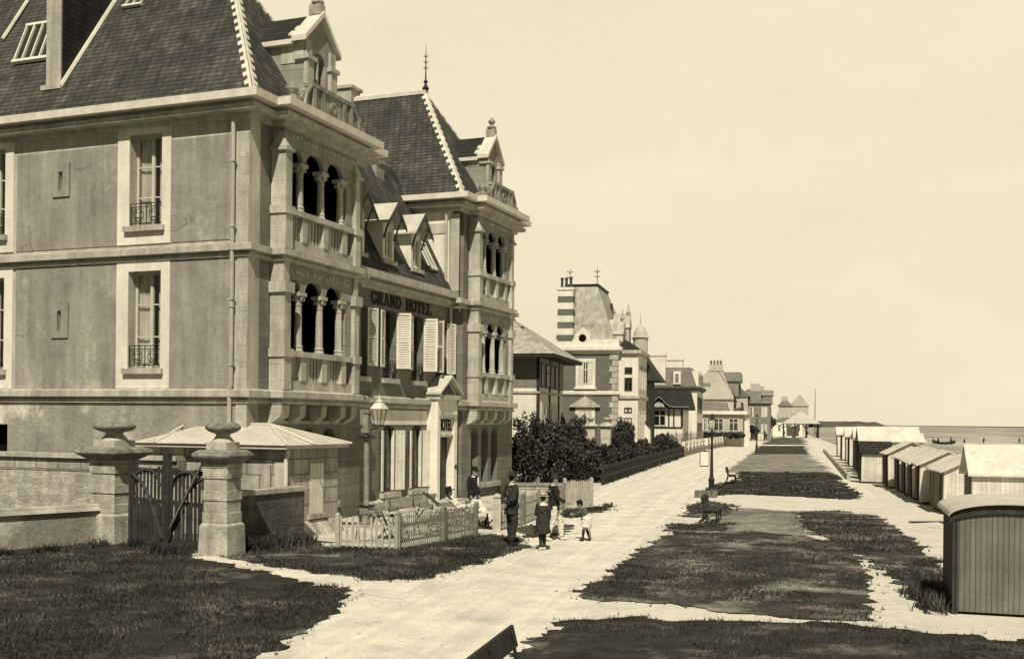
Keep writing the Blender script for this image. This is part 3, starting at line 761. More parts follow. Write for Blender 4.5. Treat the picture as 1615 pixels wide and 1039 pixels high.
# porch with pediment, sign and door
xa, xb, yp = 12.15, 13.95, -.06
b = MB(); b.box(xa, xa + .24, yp, yc, 0, 3.95); b.box(xb - .26, xb, yp, yc, 0, 3.95); b.box(xa + .24, xb - .26, yp + .02, yc, 3.32, 3.95)
porch = b.build('porch', M['porch'], hotel)
b = MB(); b.box(xa - .08, xb + .08, yp - .12, yc, 3.95, 4.12); b.box(xa + .1, xb - .1, yp - .05, yp, 3.28, 3.40)
b.prism([(xa - .02, yp, 4.12), (xb + .02, yp, 4.12), ((xa + xb) / 2, yp, 4.72)], (0, yc - yp, 0)); b.build('pediment', M['cut'], porch)
b = MB(); xm = (xa + xb) / 2
for s in (-1, 1):
    xe = xm + s * ((xb - xa) / 2 + .16)
    b.hexa([(xe, yp - .2, 4.13), (xm, yp - .2, 4.80), (xm, yc, 4.80), (xe, yc, 4.13), (xe, yp - .2, 4.21), (xm, yp - .2, 4.88), (xm, yc, 4.88), (xe, yc, 4.21)])
b.build('porch_roof', M['zinc'], porch)
b = MB()
for k in range(7):
    x = xa + .25 + k * .2
    b.tube([(x, yp - .03, 4.16), (x + (xm - x) * .55, yp - .03, 4.16 + .42 * (1 - abs(x - xm) / .95))], .018, 5)
b.build('pediment_rib', M['darkframe'], porch)
b = MB(); b.box(xa + .24, xb - .26, yp + .10, yp + .14, 2.62, 3.32); sg = b.build('sign_board', M['porch'], porch)
b = MB(); b.box(xa + .24, xb - .26, yp + .05, yp + .16, 2.52, 2.62); b.build('door_lintel', M['cut'], porch)
def serif_letters(text, x, y, z, h, wd, gap, lean=0):
    """dark roman capitals with serifs, cut from strokes"""
    b = MB(); tk, tn = .20, .09
    def arc(cx, cy, rx, ry, a0, a1, n=12): return [(cx + rx * math.cos(R(a0 + (a1 - a0) * k / n)), cy + ry * math.sin(R(a0 + (a1 - a0) * k / n))) for k in range(n + 1)]
    D = {'G': [(arc(.38, .5, .33, .45, 50, 320), .16), ([(.70, .06), (.70, .44)], .16), ([(.5, .43), (.84, .43)], .08), ([(.66, .70), (.66, .94)], .09)],
         'R': [([(.16, 0), (.16, 1)], tk), (arc(.34, .74, .28, .23, 90, -90), .13), ([(.16, .97), (.36, .97)], tn), ([(.16, .50), (.36, .50)], tn), ([(.40, .50), (.70, .02)], .18), ([(.0, .03), (.34, .03)], .07), ([(.56, .03), (.82, .03)], .07), ([(.0, .97), (.2, .97)], .07)],
         'A': [([(.10, .0), (.40, 1)], .09), ([(.40, 1), (.70, .0)], .19), ([(.2, .34), (.6, .34)], .09), ([(-.02, .03), (.24, .03)], .07), ([(.54, .03), (.86, .03)], .07)],
         'N': [([(.14, 0), (.14, 1)], .11), ([(.66, 0), (.66, 1)], .11), ([(.14, .97), (.66, .04)], .2), ([(0, .03), (.28, .03)], .07), ([(.0, .97), (.2, .97)], .07), ([(.52, .97), (.8, .97)], .07)],
         'D': [([(.16, 0), (.16, 1)], tk), (arc(.30, .5, .42, .46, 90, -90), .17), ([(0, .96), (.34, .96)], tn), ([(0, .04), (.34, .04)], tn)],
         'H': [([(.16, 0), (.16, 1)], tk), ([(.64, 0), (.64, 1)], tk), ([(.16, .5), (.64, .5)], .09)] + [([(a, c), (a + .32, c)], .07) for a in (0, .48) for c in (.03, .97)],
         'O': [(arc(.40, .5, .32, .45, 0, 360, 20), .17)],
         'T': [([(.40, 0), (.40, 1)], tk), ([(.04, .95), (.76, .95)], .1), ([(.06, .72), (.06, .96)], .08), ([(.74, .72), (.74, .96)], .08), ([(.24, .03), (.56, .03)], .07)],
         'E': [([(.16, 0), (.16, 1)], tk), ([(0, .96), (.66, .96)], .09), ([(.16, .5), (.5, .5)], .09), ([(0, .04), (.7, .04)], .09), ([(.64, .74), (.64, .98)], .08), ([(.68, .02), (.68, .28)], .08), ([(.5, .4), (.5, .6)], .07)],
         'L': [([(.16, 0), (.16, 1)], tk), ([(0, .97), (.34, .97)], .07), ([(0, .04), (.68, .04)], .09), ([(.67, .02), (.67, .3)], .08)]}
    n_ = 0
    for ch in text:
        if ch in D:
            for st, wdt in D[ch]:
                for (ax, ay), (bx, by) in zip(st, st[1:]):
                    d = Vector((bx - ax, by - ay)); d.normalize(); nn = Vector((-d.y, d.x)) * wdt / 2; e = d * .02
                    n_ += 1; dy_ = -.002 * (n_ % 9)
                    b.prism([(x + wd * (px), y + dy_, z + h * py) for px, py in ((ax + nn.x - e.x, ay + nn.y - e.y), (bx + nn.x + e.x, by + nn.y + e.y), (bx - nn.x + e.x, by - nn.y + e.y), (ax - nn.x - e.x, ay - nn.y - e.y))], (0, -.02, 0))
        x += wd * gap * (.75 if ch == ' ' else 1)
    return b
serif_letters('GRAND HOTEL', 7.70, yc - .004, 7.12, .42, .50, .90).build('lettering', M['lettering'], hotel)
# plain block letters HOTEL on the porch board
cu = bpy.data.curves.new('t', 'FONT'); cu.body = 'HOTEL'; cu.size = .62; cu.extrude = .012; cu.offset = .012; cu.align_x = 'CENTER'
to = bpy.data.objects.new('t', cu); COL.objects.link(to); bpy.context.view_layer.update()
me = bpy.data.meshes.new_from_object(to.evaluated_get(bpy.context.evaluated_depsgraph_get())); bpy.data.objects.remove(to)
xs = [v.co.x for v in me.vertices]; kx = 1.16 / (max(xs) - min(xs)); x_mid = (max(xs) + min(xs)) / 2
for v_ in me.vertices: v_.co = Vector(((v_.co.x - x_mid) * kx + (xa + xb) / 2 - .01, yp + .085 - v_.co.z, 2.77 + v_.co.y * 1.0))
me.materials.clear(); me.materials.append(M['lettering']); o = bpy.data.objects.new('lettering', me); COL.objects.link(o); o.parent = sg
b = MB(); b.box(12.40, 13.69, yc - .12, yc - .06, 0, 2.52)
for k in range(2): b.box(12.5 + k * .6, 13.0 + k * .6, yc - .15, yc - .12, .15, 1.0); b.box(12.5 + k * .6, 13.0 + k * .6, yc - .15, yc - .12, 1.15, 2.4)
d = b.build('entrance_door', M['darkframe'], hotel)
b = MB(); b.box(13.65, 13.685, yp + .10, yc - .16, .1, 2.5); b.build('door_leaf', M['porch'], d)
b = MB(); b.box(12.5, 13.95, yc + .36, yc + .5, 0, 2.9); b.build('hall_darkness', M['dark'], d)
b = MB(); b.box(12.1, 14.0, -.5, yc, 0, .12); b.box(12.1, 14.0, -.85, -.5, 0, .06); b.build('doorstep', M['cut'], hotel)
b = MB(); b.box(xb - .21, xb - .08, yp - .03, yp, 1.28, 1.42); b.build('bell_plate', M['iron'], porch)

# roofs
def slope(x0, x1, y0, y1, zb, xr0, xr1, yr0, yr1, zt):
    b = MB(); b.frus(x0, x1, y0, y1, zb, xr0, xr1, yr0, yr1, zt); return b
ZB, ZT = 12.02, 17.1
RI = 3.35
def hips(x0, name_parent, ytop=2.9):
    b = MB()
    for c0, c1, ya in (((x0 - .28, -.28, ZB), (x0 + 3.1, ytop, ZT), 1), ((x0 + 6.55, -.28, ZB), (x0 + 3.2, ytop, ZT), 1)):
        c0, c1 = Vector(c0), Vector(c1); n = 34
        d = (c1 - c0).normalized()
        sgn = 1 if c0.x < x0 + 3 else -1
        na = Vector((-sgn * .835, 0, .55)); nb = Vector((0, -.845, .53))       # normals of the two slopes
        for k in range(n):
            p, q_ = c0.lerp(c1, k / n), c0.lerp(c1, (k + 1) / n)
            wv_ = .085 if k % 2 else .20
            for nn in (na, nb):
                t = nn.cross(d); t.normalize()
                ctr = Vector((x0 + 3.1, 6, 0)) if nn is na else Vector((x0 + 3.1, -1, 0))
                if nn is na:
                    if t.y < 0: t = -t
                else:
                    if t.x * sgn < 0: t = -t
                o_ = nn * .02; e_ = nn * .05
                b.hexa([tuple(p + o_ * -1), tuple(q_ + o_ * -1), tuple(q_ + t * wv_ - o_), tuple(p + t * wv_ - o_), tuple(p + e_), tuple(q_ + e_), tuple(q_ + t * wv_ + e_ * .8), tuple(p + t * wv_ + e_ * .8)])
    b.build('hip_flashing', M['lead'], name_parent)
def pav_roof(x0, y_back):
    b = slope(x0 - .30, x0 + 6.6, -.30, y_back, ZB, x0 + 3.1, x0 + 3.2, 2.9, y_back - 2.0, ZT)
    r = b.build('roof', M['slate'], hotel); hips(x0, r)
    b = MB(); b.box(x0 + 3.0, x0 + 3.3, 2.85, y_back - 2.0, ZT - .06, ZT + .10); b.tube([(x0 + 3.15, 2.85, ZT + .13), (x0 + 3.15, y_back - 2, ZT + .13)], .06, 6); b.build('ridge_capping', M['lead'], r)
    b = MB(); b.sweep([(x0 - .30, y_back), (x0 - .30, -.30), (x0 + 6.6, -.30), (x0 + 6.6, y_back)], [(-.02, ZB - .0), (.1, ZB + .0), (.1, ZB + .05), (-.06, ZB + .06)]); b.build('gutter', M['lead'], r)
    return r
r1 = pav_roof(0, 10.5); r2 = pav_roof(T2, 10.5)
# lower roof running on behind the near pavilion, with a skylight
b = MB(); b.prism([(-.26, 8.45, ZB - .03), (4.7, 8.45, ZT + 2.24), (6, 8.45, ZT + 2.3), (9, 8.45, ZT + 2.3), (9, 8.45, ZB - .03)], (0, 7, 0)); rl = b.build('rear_roof', M['slate'], hotel)
b = MB(); b.tube([(.36, 7.03, ZB + 1.04), (1.6, 7.03, ZB + 2.88), (3.1, 7.03, ZB + 5.1)], .07, 6); b.build('verge', M['lead'], rl)
b = MB(); b.tube([(2.0, 11.05, ZB + 3.46), (3.15, 11.15, ZB + 5.16)], .06, 6); b.build('verge', M['lead'], rl)
RS = lambda a, t, d: (-.30 + 3.4 * t - .83 * d, a + 1.6 * (t - .45), ZB + 5.08 * t + .55 * d)
fr = MB(RS); fr.box(8.25, 9.75, .435, .455, .03, .14); fr.box(8.25, 9.75, .745, .765, .03, .12)
for a in (8.3, 8.65, 9.0, 9.35, 9.68): fr.box(a, a + .05, .455, .745, .03, .11)
so_ = fr.build('skylight', M['lead'], rl)
pn = MB(RS); pn.box(8.3, 9.7, .455, .745, .01, .04); pn.build('pane', M['slate_dark'], so_)
sk = MB(lambda a, t, d: (-.30 + 3.4 * t - .83 * d, a, ZB + 5.08 * t + .55 * d)); 
for a in (5.75, 6.05, 6.35): sk.box(a, a + .04, .80, .97, .03, .10)
sk.box(5.7, 6.45, .785, .80, .03, .12); so_ = sk.build('skylight', M['lead'], r1)
b = MB(); b.box(.42, 3.6, 7.09, 7.65, 12.6, 18.6); b.box(.30, .6, 6.99, 7.75, 13.0, 13.14); b.box(.3, 3.7, 6.98, 7.76, 18.6, 18.8)
ch = b.build('chimney', M['cut'], hotel)
b = MB(); b.box(.47, 3.6, 7.06, 7.088, 12.7, 18.55); b.build('shaded_flank', M['slate_dark'], ch)  # shade of the chimney side put in as dark colour, no real cladding
b = MB(); b.box(T2 + 2.7, T2 + 3.6, 6.3, 7.2, 16.2, 17.55); b.box(T2 + 2.6, T2 + 3.7, 6.2, 7.3, 17.55, 17.68); b.build('chimney', M['cut'], hotel)
b = MB(); b.box(11.85, 12.5, 2.5, 3.2, 9, 13.0); b.box(11.8, 12.55, 2.45, 3.25, 13.0, 13.15); b.build('chimney', M['stone'], hotel)
for x0 in (0, T2):
    b = MB(); cx, cy = x0 + 3.15, 2.9
    b.lathe([(.12, 0), (.16, .1), (.08, .2), (.05, .3), (.1, .38), (.04, .46), (.025, .9), (.02, 1.5), (.006, 2.0)], (cx, cy, ZT + .1), 8)
    for z in (.9, 1.15, 1.4):
        for t in range(4): b.tube([(cx, cy, ZT + .1 + z), (cx + .13 * math.cos(t * PI / 2), cy + .13 * math.sin(t * PI / 2), ZT + .2 + z)], .012, 4)
    b.build('finial', M['iron'], hotel)

# stone dormers over the bays, with parapet and scrolls
def stone_dormer(x0, dz):
    xl, xr, yf, ze = x0 + 2.32, x0 + 3.94, -.26, 14.32 + dz; xm = (xl + xr) / 2; zt = ze + .84
    b = MB(); b.wall(xl, xr, 12.02, ze, yf, yf + .3, [(xm - .36, xm + .36, 12.75, ze - .62, .40)])
    b.prism([(xl, yf, ze), (xr, yf, ze), (xm, yf, zt)], (0, .3, 0))
    b.box(xl, xl + .22, yf + .3, 2.2, 12.02, ze); b.box(xr - .22, xr, yf + .3, 2.2, 12.02, ze)
    d = b.build('stone_dormer', M['stone'], hotel)
    b = MB()
    for a in (xl - .04, xr - .32):
        b.box(a, a + .36, yf - .12, yf, 12.75, 13.75); b.box(a - .06, a + .42, yf - .18, yf + .3, 13.7, 13.82); b.box(a + .03, a + .33, yf - .07, yf, 13.82, ze - .02)
    b.box(xm - .04, xm + .04, yf + .06, yf + .16, 12.75, ze - .3)
    for a in (xl - .03, xr - .25):
        b.box(a, a + .28, yf + .3, .6, 12.5, 12.75)
    b.box(xl - .02, xl + .1, yf + .02, .55, 13.62, ze)
    b.build('pilaster', M['cut'], d)
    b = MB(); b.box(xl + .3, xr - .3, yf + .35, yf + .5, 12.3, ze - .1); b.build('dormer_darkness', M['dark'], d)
    rb = MB()
    for s in (-1, 1):
        xe = xm + s * .96
        rb.hexa([(xe, yf + .25, ze - .09), (xm, yf + .25, zt + .02), (xm, 2.6, zt + .02), (xe, 2.6, ze - .09), (xe, yf + .25, ze + .01), (xm, yf + .25, zt + .12), (xm, 2.6, zt + .12), (xe, 2.6, ze + .01)])
    rb.build('dormer_roof', M['slate_dark'], d)
    rb = MB()
    for s in (-1, 1):
        xe = xm + s * 1.02
        rb.hexa([(xe, yf - .16, ze - .12), (xm, yf - .16, zt + .04), (xm, yf + .34, zt + .04), (xe, yf + .34, ze - .12), (xe, yf - .16, ze + .04), (xm, yf - .16, zt + .20), (xm, yf + .34, zt + .20), (xe, yf + .34, ze + .04)])
        for k in range(3):
            t0 = .1 + k * .3; xx0 = xe + (xm - xe) * t0; xx1 = xe + (xm - xe) * (t0 + .16); z0_ = ze + (zt - ze) * t0 + .06; z1_ = ze + (zt - ze) * (t0 + .16) + .06
            rb.hexa([(xx0, yf + .34, z0_ - .06), (xx1, yf + .34, z1_ - .06), (xx1, yf + .5, z1_ - .06), (xx0, yf + .5, z0_ - .06), (xx0, yf + .34, z0_), (xx1, yf + .34, z1_), (xx1, yf + .5, z1_), (xx0, yf + .5, z0_)])
        rb.box(*sorted((xm + s * .80, xm + s * 1.0)), yf + .34, 2.3, ze - .18, ze - .04)
        rb.box(*sorted((xm + s * .7, xm + s * 1.0)), 1.55, 1.9, ze - .1, ze + .42)
    rb.build('dormer_coping', M['lead'], d)
    rb = MB(); rb.box(xm - .14, xm + .14, yf - .1, yf + .3, zt + .1, zt + .42); rb.lathe([(.12, 0), (.2, .04), (.2, .10), (.08, .14), (.08, .2), (.15, .28), (.15, .36), (.05, .46), (.01, .5)], (xm, yf + .08, zt + .42), 10); rb.build('finial', M['weathered'], d)
    # parapet
    b = MB(); yp_ = -.74; b.box(x0 + 1.98, x0 + 4.28, yp_, yp_ + .2, 12.03, 12.74); b.box(x0 + 1.90, x0 + 4.36, yp_ - .06, yp_ + .26, 12.74, 12.86)
    for a in (1.98, 2.45, 3.68, 4.1): b.box(x0 + a, x0 + a + .16, yp_ - .05, yp_, 12.03, 12.74)
    b.lathe([(.001, 0), (.19, .0), (.19, .04), (.12, .05), (.12, .02)], (0, 0, 0), 10)
    n0 = len(b.v) - 50
    for i in range(n0, len(b.v)):
        x_, y_, z_ = b.v[i]; b.v[i] = (x0 + 3.13 + x_, yp_ - z_, 12.4 + y_)
    # scroll volutes at both ends
    for s, xc in ((-1, x0 + 1.66), (1, x0 + 4.60)):
        for (ox, oz, r_) in ((0, .22, .22), (s * .22, .12, .14), (-s * .12, .45, .13), (-s * .20, .58, .08)):
            ring = [(xc + ox + r_ * math.cos(t * PI / 5), yp_ + .02, 12.03 + oz + r_ * math.sin(t * PI / 5)) for t in range(10)]
            b.prism(ring, (0, .22, 0))
        b.tube([(xc + s * .1, yp_ - .01, 12.15), (xc + s * .02, yp_ - .01, 12.45), (xc - s * .14, yp_ - .01, 12.62), (xc - s * .26, yp_ - .01, 12.76)], .055, 6)
        xo = xc + s * .35
        b.box(xo - .17, xo + .17, yp_ + .02, yp_ + .5, 12.03, 12.30)
        b.lathe([(.2, 0), (.12, .05), (.2, .2), (.17, .32), (.06, .38), (.02, .46)], (xo, yp_ + .26, 12.30), 8)
    b.build('parapet', M['parapet'], d)
stone_dormer(0, .0); stone_dormer(T2, -.30)

# mansard over the centre with two dormers
b = MB(); b.prism([(6.3, .25, 8.2), (6.3, 2.9, 13.2), (6.3, 8, 13.2), (6.3, 8, 8.2)], (T2 - 6.32, 0, 0)); rc = b.build('mansard_roof', M['slate'], hotel)
for x in WX[:3]:
    b = MB(); b.wall(x - .42, x + .42, 8.75, 10.1, .5, .62, [(x - .26, x + .26, 8.85, 9.85, 0)]); b.box(x - .42, x - .36, .62, 1.5, 8.75, 10.1); b.box(x + .36, x + .42, .62, 1.5, 8.75, 10.1)
    b.prism([(x - .42, .5, 10.1), (x + .42, .5, 10.1), (x, .5, 10.66)], (0, .12, 0))
    d = b.build('dormer', M['surround'], hotel)
    window(d, None, x - .26, x + .26, 8.85, 9.85, .56, curtain=False, rows=2, fm='frame', name='dormer_window', backd=.6)
    b = MB(); b.box(x - .5, x + .5, .38, .62, 8.62, 8.76); b.build('sill', M['cut'], d)
    b = MB()
    for s in (-1, 1):
        xe = x + s * .72
        b.hexa([(xe, .15, 9.96), (x, .15, 10.72), (x, 2.0, 10.72), (xe, 2.0, 9.96), (xe, .15, 10.02), (x, .15, 10.80), (x, 2.0, 10.80), (xe, 2.0, 10.02)])
    b.build('dormer_roof', M['zinc'], d)
    b = MB(); 
    for s in (-1, 1):
        b.hexa([(x + s * .72, .12, 9.84), (x, .12, 10.58), (x, .15, 10.58), (x + s * .72, .15, 9.84), (x + s * .72, .12, 10.0), (x, .12, 10.76), (x, .15, 10.76), (x + s * .72, .15, 10.0)])
        b.tube([(x + s * .36, .17, 10.25), (x + s * .40, .35, 9.9), (x + s * .40, .48, 9.5)], .035, 5)
    b.build('bargeboard', M['darkframe'], d)
sk = MB(lambda a, t, d: (a, .25 + 2.65 * t - .88 * d, 8.2 + 5.0 * t + .47 * d))
for a in (12.75, 13.05, 13.35): sk.box(a, a + .05, .16, .36, .02, .09)
sk.box(12.75, 13.4, .15, .165, .02, .1); sk.box(12.75, 13.4, .355, .37, .02, .1); so_ = sk.build('skylight', M['lead'], rc)
sk = MB(lambda a, t, d: (a, .25 + 2.65 * t - .88 * d, 8.2 + 5.0 * t + .47 * d)); sk.box(12.77, 13.38, .165, .355, .01, .03); sk.build('pane', M['slate_dark'], so_)
# hotel core so that nothing shows through
b = MB(); b.box(1.6, T2 + 6.2, 1.9, 12, 0, 8.0); b.box(1.6, 5.8, 1.9, 12, 8.0, 11.9); b.box(T2 + .5, T2 + 6.2, 1.9, 12, 8, 11.9); b.build('inner_wall', M['dark'], hotel)

def narrow(o):
    for c in o.children:
        if c.type == 'MESH':
            for q in c.data.vertices:
                if q.co.x > T2: q.co.x = T2 + (q.co.x - T2) * .885
        narrow(c)
narrow(hotel)                                 # the far pavilion is a little narrower than the near one

# ------------------------------------------------------------------ annex shed beside the hotel
an = empty('stone_shed', (-5.93, 28.9, 0), HOTEL_RZ, 'low rough stone shed with pale hipped zinc roof against the hotel corner', 'shed')
L_ = 4.7
b = MB(); b.wall(0, 2.7, 0, 2.35, 0, .3, [(1.22, 1.92, .55, 1.95, 0)])
b.wall(.3, 2.7, 0, 2.35, L_ - .3, L_)
T_ = side_T
b.T = T_; b.wall(.3, L_, 0, 2.35, 0, .3); b.wall(.3, L_, 0, 2.35, 2.4, 2.7); b.T = None
wl = b.build('wall', M['annexs'], an)
b = MB(); b.prism([(-.31, -.23, 2.36), (2.95, -.23, 2.36), (3.0, L_, 2.36), (-.34, L_, 2.36)], (0, 0, .09)); 
b.box(-.03, .04, -.02, .3, 0, 2.0); 
b.build('eaves_board', M['zinc'], an)
b = MB(); pts = [(-.36, -.28, 2.46), (3.0, -.28, 2.46), (3.0, L_, 2.46), (-.40, L_, 2.46)]
A0, A1 = (1.0, 1.15, 2.98), (1.0, L_ - 1.5, 2.98)
i = [b.P(p) for p in pts + [A0, A1]]
b.f += [[i[0], i[1], i[4]], [i[3], i[0], i[4], i[5]], [i[1], i[2], i[5], i[4]], [i[2], i[3], i[5]], [i[3], i[2], i[1], i[0]]]
rf = b.build('roof', M['zinc'], an)
b = MB(); up = Vector((0, 0, .02))
for p, q in ((pts[0], A0), (pts[1], A0), (A0, A1), ((-.40, 2.2, 2.46), (1.0, 2.2, 2.98)), ((-.40, 3.9, 2.46), (1.0, 3.9, 2.98)), ((.9, -.36, 2.46), A0)): b.tube([tuple(Vector(p) + up), tuple(Vector(q) + up)], .03, 5)
b.build('roof_roll', M['lead'], rf)
b = MB(); b.box(1.22, 1.92, .02, .06, .55, 1.95)
for k in range(4): b.box(1.22 + k * .178, 1.22 + k * .178 + .16, -.012, .02, .56, 1.94)
b.build('board_shutter', M['shutter'], an)
b = MB(); b.box(1.1, 2.04, -.08, .0, .43, .55); b.prism([(.4, -.25, 0), (2.7, -.25, 0), (2.7, 0, .42), (.4, 0, .42)], (0, .001, 0)); b.build('sill', M['annexs'], an)
b = MB(); b.tube([(-.06, -.12, 2.34), (-.06, -.1, 2.2), (-.06, -.06, 2.05), (-.06, -.06, .15)], .055, 8); b.build('drain_pipe', M['lead'], an)
b = MB(); b.tube([(-.1, .5, 0), (-.1, .5, 1.95)], .11, 9); b.build('round_post', M['cut'], an)

# stone garden wall behind the gate
b = MB(side_T)
def rough_wall(b, a0, a1, z0, z1, y0, y1, n):
    for k in range(n): b.box(a0 + (a1 - a0) * k / n + .0, a0 + (a1 - a0) * (k + 1) / n - .0, y0 + random.uniform(-.02, .02), y1, z0, z1 + random.uniform(-.01, .01))
gw = empty('garden_wall', (-7.2, 29.0, 0), HOTEL_RZ, 'rubble stone garden wall with flat coping behind the wooden gate', 'wall')
b = MB(); b.T = lambda a, d, c: (d, a, c)
b.wall(2.0, 12, 0, 1.62, 0, .35); b.build('wall', M['rubble'], gw)
b = MB(lambda a, d, c: (d, a, c)); b.wall(1.9, 12, 1.63, 1.98, -.02, .37); b.build('upper_courses', M['annexs'], gw)
b = MB(lambda a, d, c: (d, a, c)); b.wall(1.9, 12, 1.99, 2.11, -.12, .45); b.build('coping', M['cut'], gw)
# low wall at the far left
def along(p, q): 
    d = Vector((q[0] - p[0], q[1] - p[1])); return d.length, math.atan2(d.y, d.x)
L, a_ = along((-14.5, 22.6), (-10.15, 27.75))
lw = empty('low_wall', (-14.5, 22.6, 0), a_, 'low rendered wall with pale coping left of the large gate pillar', 'wall')
b = MB(); b.wall(0, L, 0, .82, 0, .3); b.build('wall', M['rough_render'], lw)
b = MB(); 
for k in range(5): b.frus(L * k / 5 + .006, L * (k + 1) / 5 - .006, -.08, .38, .82, L * k / 5 + .006, L * (k + 1) / 5 - .006, -.02, .32, .97)
b.build('coping', M['cut'], lw)
b = MB(); rw = empty('low_wall', (-6.45, 26.4, 0), R(66), 'low dark stone wall between the right gate pillar and the shed', 'wall')
b.wall(0, 2.6, 0, 1.28, 0, .3); b.build('wall', M['darkstone'], rw)
b = MB(); b.wall(-.02, 2.62, 1.285, 1.40, -.05, .35); b.build('coping', M['weathered'], rw)

# gate pillars with urn caps
def pillar(loc, rz, k, H_, label):
    p = empty('gate_pillar', (loc[0], loc[1], 0), rz, label, 'pillar', 'gate pillars')
    s_ = .5 * k
    b = MB()
    hb = H_ * .24
    b.frus(-s_ * 1.18, s_ * 1.18, -s_ * 1.18, s_ * 1.18, 0, -s_ * 1.12, s_ * 1.12, -s_ * 1.12, s_ * 1.12, hb)
    b.frus(-s_ * 1.12, s_ * 1.12, -s_ * 1.12, s_ * 1.12, hb, -s_ * .95, s_ * .95, -s_ * .95, s_ * .95, hb + .07)
    z = hb + .07; n = 5; zt = H_ * .70
    for i in range(n):
        z1 = z + (zt - hb - .07) / n; r_ = s_ * (.98 if i % 2 == 0 else .92)
        b.box(-r_, r_, -r_, r_, z, z1 - .02); b.box(-r_ * .95, r_ * .95, -r_ * .95, r_ * .95, z1 - .02, z1); z = z1
    b.box(-s_, s_, -s_, s_, z, z + .09)
    b.build('shaft', M['weathered'], p, bevel=.02)
    b = MB(); z += .09
    b.frus(-s_ * 1.02, s_ * 1.02, -s_ * 1.02, s_ * 1.02, z, -s_ * 1.58, s_ * 1.58, -s_ * 1.58, s_ * 1.58, z + .16)
    b.frus(-s_ * 1.58, s_ * 1.58, -s_ * 1.58, s_ * 1.58, z + .16, -s_ * 1.52, s_ * 1.52, -s_ * 1.52, s_ * 1.52, z + .25)
    b.frus(-s_ * 1.52, s_ * 1.52, -s_ * 1.52, s_ * 1.52, z + .25, -s_ * 1.2, s_ * 1.2, -s_ * 1.2, s_ * 1.2, z + .32)
    b.build('cap', M['lichen'], p, bevel=.03)
    b = MB(); z += .32
    b.box(-s_ * .82, s_ * .82, -s_ * .82, s_ * .82, z, z + .17)
    b.lathe([(s_ * .78, 0), (s_ * .7, .06), (s_ * .52, .13), (s_ * .48, .18), (s_ * .55, .2)], (0, 0, z + .17), 18)
    b.build('urn_foot', M['cut'], p)
    b = MB(); b.lathe([(s_ * .5, 0), (s_ * .95, .05), (s_ * 1.22, .12), (s_ * 1.2, .19), (s_ * .95, .26), (s_ * .7, .24), (.02, .25)], (0, 0, z + .36), 20)
    b.build('urn_bowl', M['lichen'], p, smooth=True)
    return p
GZ = math.atan2(25.03 - 27.78, -6.86 + 9.59)
pillar((-10.05, 27.9), R(-24), .86, 2.84, 'larger stone gate pillar with urn, left of the wooden gate')
pillar((-6.66, 25.45), R(-18), .66, 2.88, 'slimmer stone gate pillar with urn, right of the wooden gate')

# the old double gate
Pa, Pb = Vector((-9.5, 27.55)), Vector((-6.98, 25.3))
Lg = (Pb - Pa).length; gt = empty('wooden_gate', (Pa.x, Pa.y, 0), math.atan2(Pb.y - Pa.y, Pb.x - Pa.x), 'weathered double wooden gate with curved braces between the urn pillars', 'gate')
for side_ in (0, 1):
    W_ = Lg / 2 - .05
    f = (lambda x: x) if side_ == 0 else (lambda x: Lg - x)
    b = MB(); n = 9
    for k in range(n):
        x0_, x1_ = f(.10 + k * (W_ - .14) / n), f(.10 + k * (W_ - .14) / n + .075)
        h_ = 1.98 - .35 * math.sin(PI * k / (n - 1)) * .25 + random.uniform(-.03, .03)
        b.box(min(x0_, x1_), max(x0_, x1_), -.012, .012, .10, h_)
        if k % 3 == 0: b.box(*sorted((f(.18 + k * (W_ - .14) / n), f(.18 + k * (W_ - .14) / n + .055))), -.01, .01, .10, 1.08)
    lf = b.build('gate_leaf', M['wood_gate'], gt)
    b = MB()
    for x in (.03, W_ - .03): b.box(*sorted((f(x - .05), f(x + .05))), -.05, .05, .04, 2.12 if x < .5 else 2.3)
    for z in (.22, 1.12, 1.86): b.box(*sorted((f(.08), f(W_ - .08))), .013, .06, z - .05, z + .05)
    pts_ = [(f(.08 + (W_ - .2) * t), -.035, 1.75 - 1.5 * t + .35 * math.sin(PI * t)) for t in np.linspace(0, 1, 9)]
    b.tube(pts_, .045, 6)
    pts_ = [(f(.08 + (W_ - .2) * (.5 + .42 * math.cos(t))), -.03, 1.5 + .38 * math.sin(t)) for t in np.linspace(0, PI, 9)]
    b.tube(pts_, .035, 6)
    b.build('gate_frame', M['wood_gate'], lf)
b = MB(); b.tube([(Lg - .02, -.12, 2.1), (Lg - 1.35, -.12, .55)], .03, 6); b.build('diagonal_bar', M['wire'], gt)
b = MB(); b.box(Lg * .55, Lg + .1, -.35, .25, .0, .05); tag(b.build('gate_sill', M['cut'], gt))

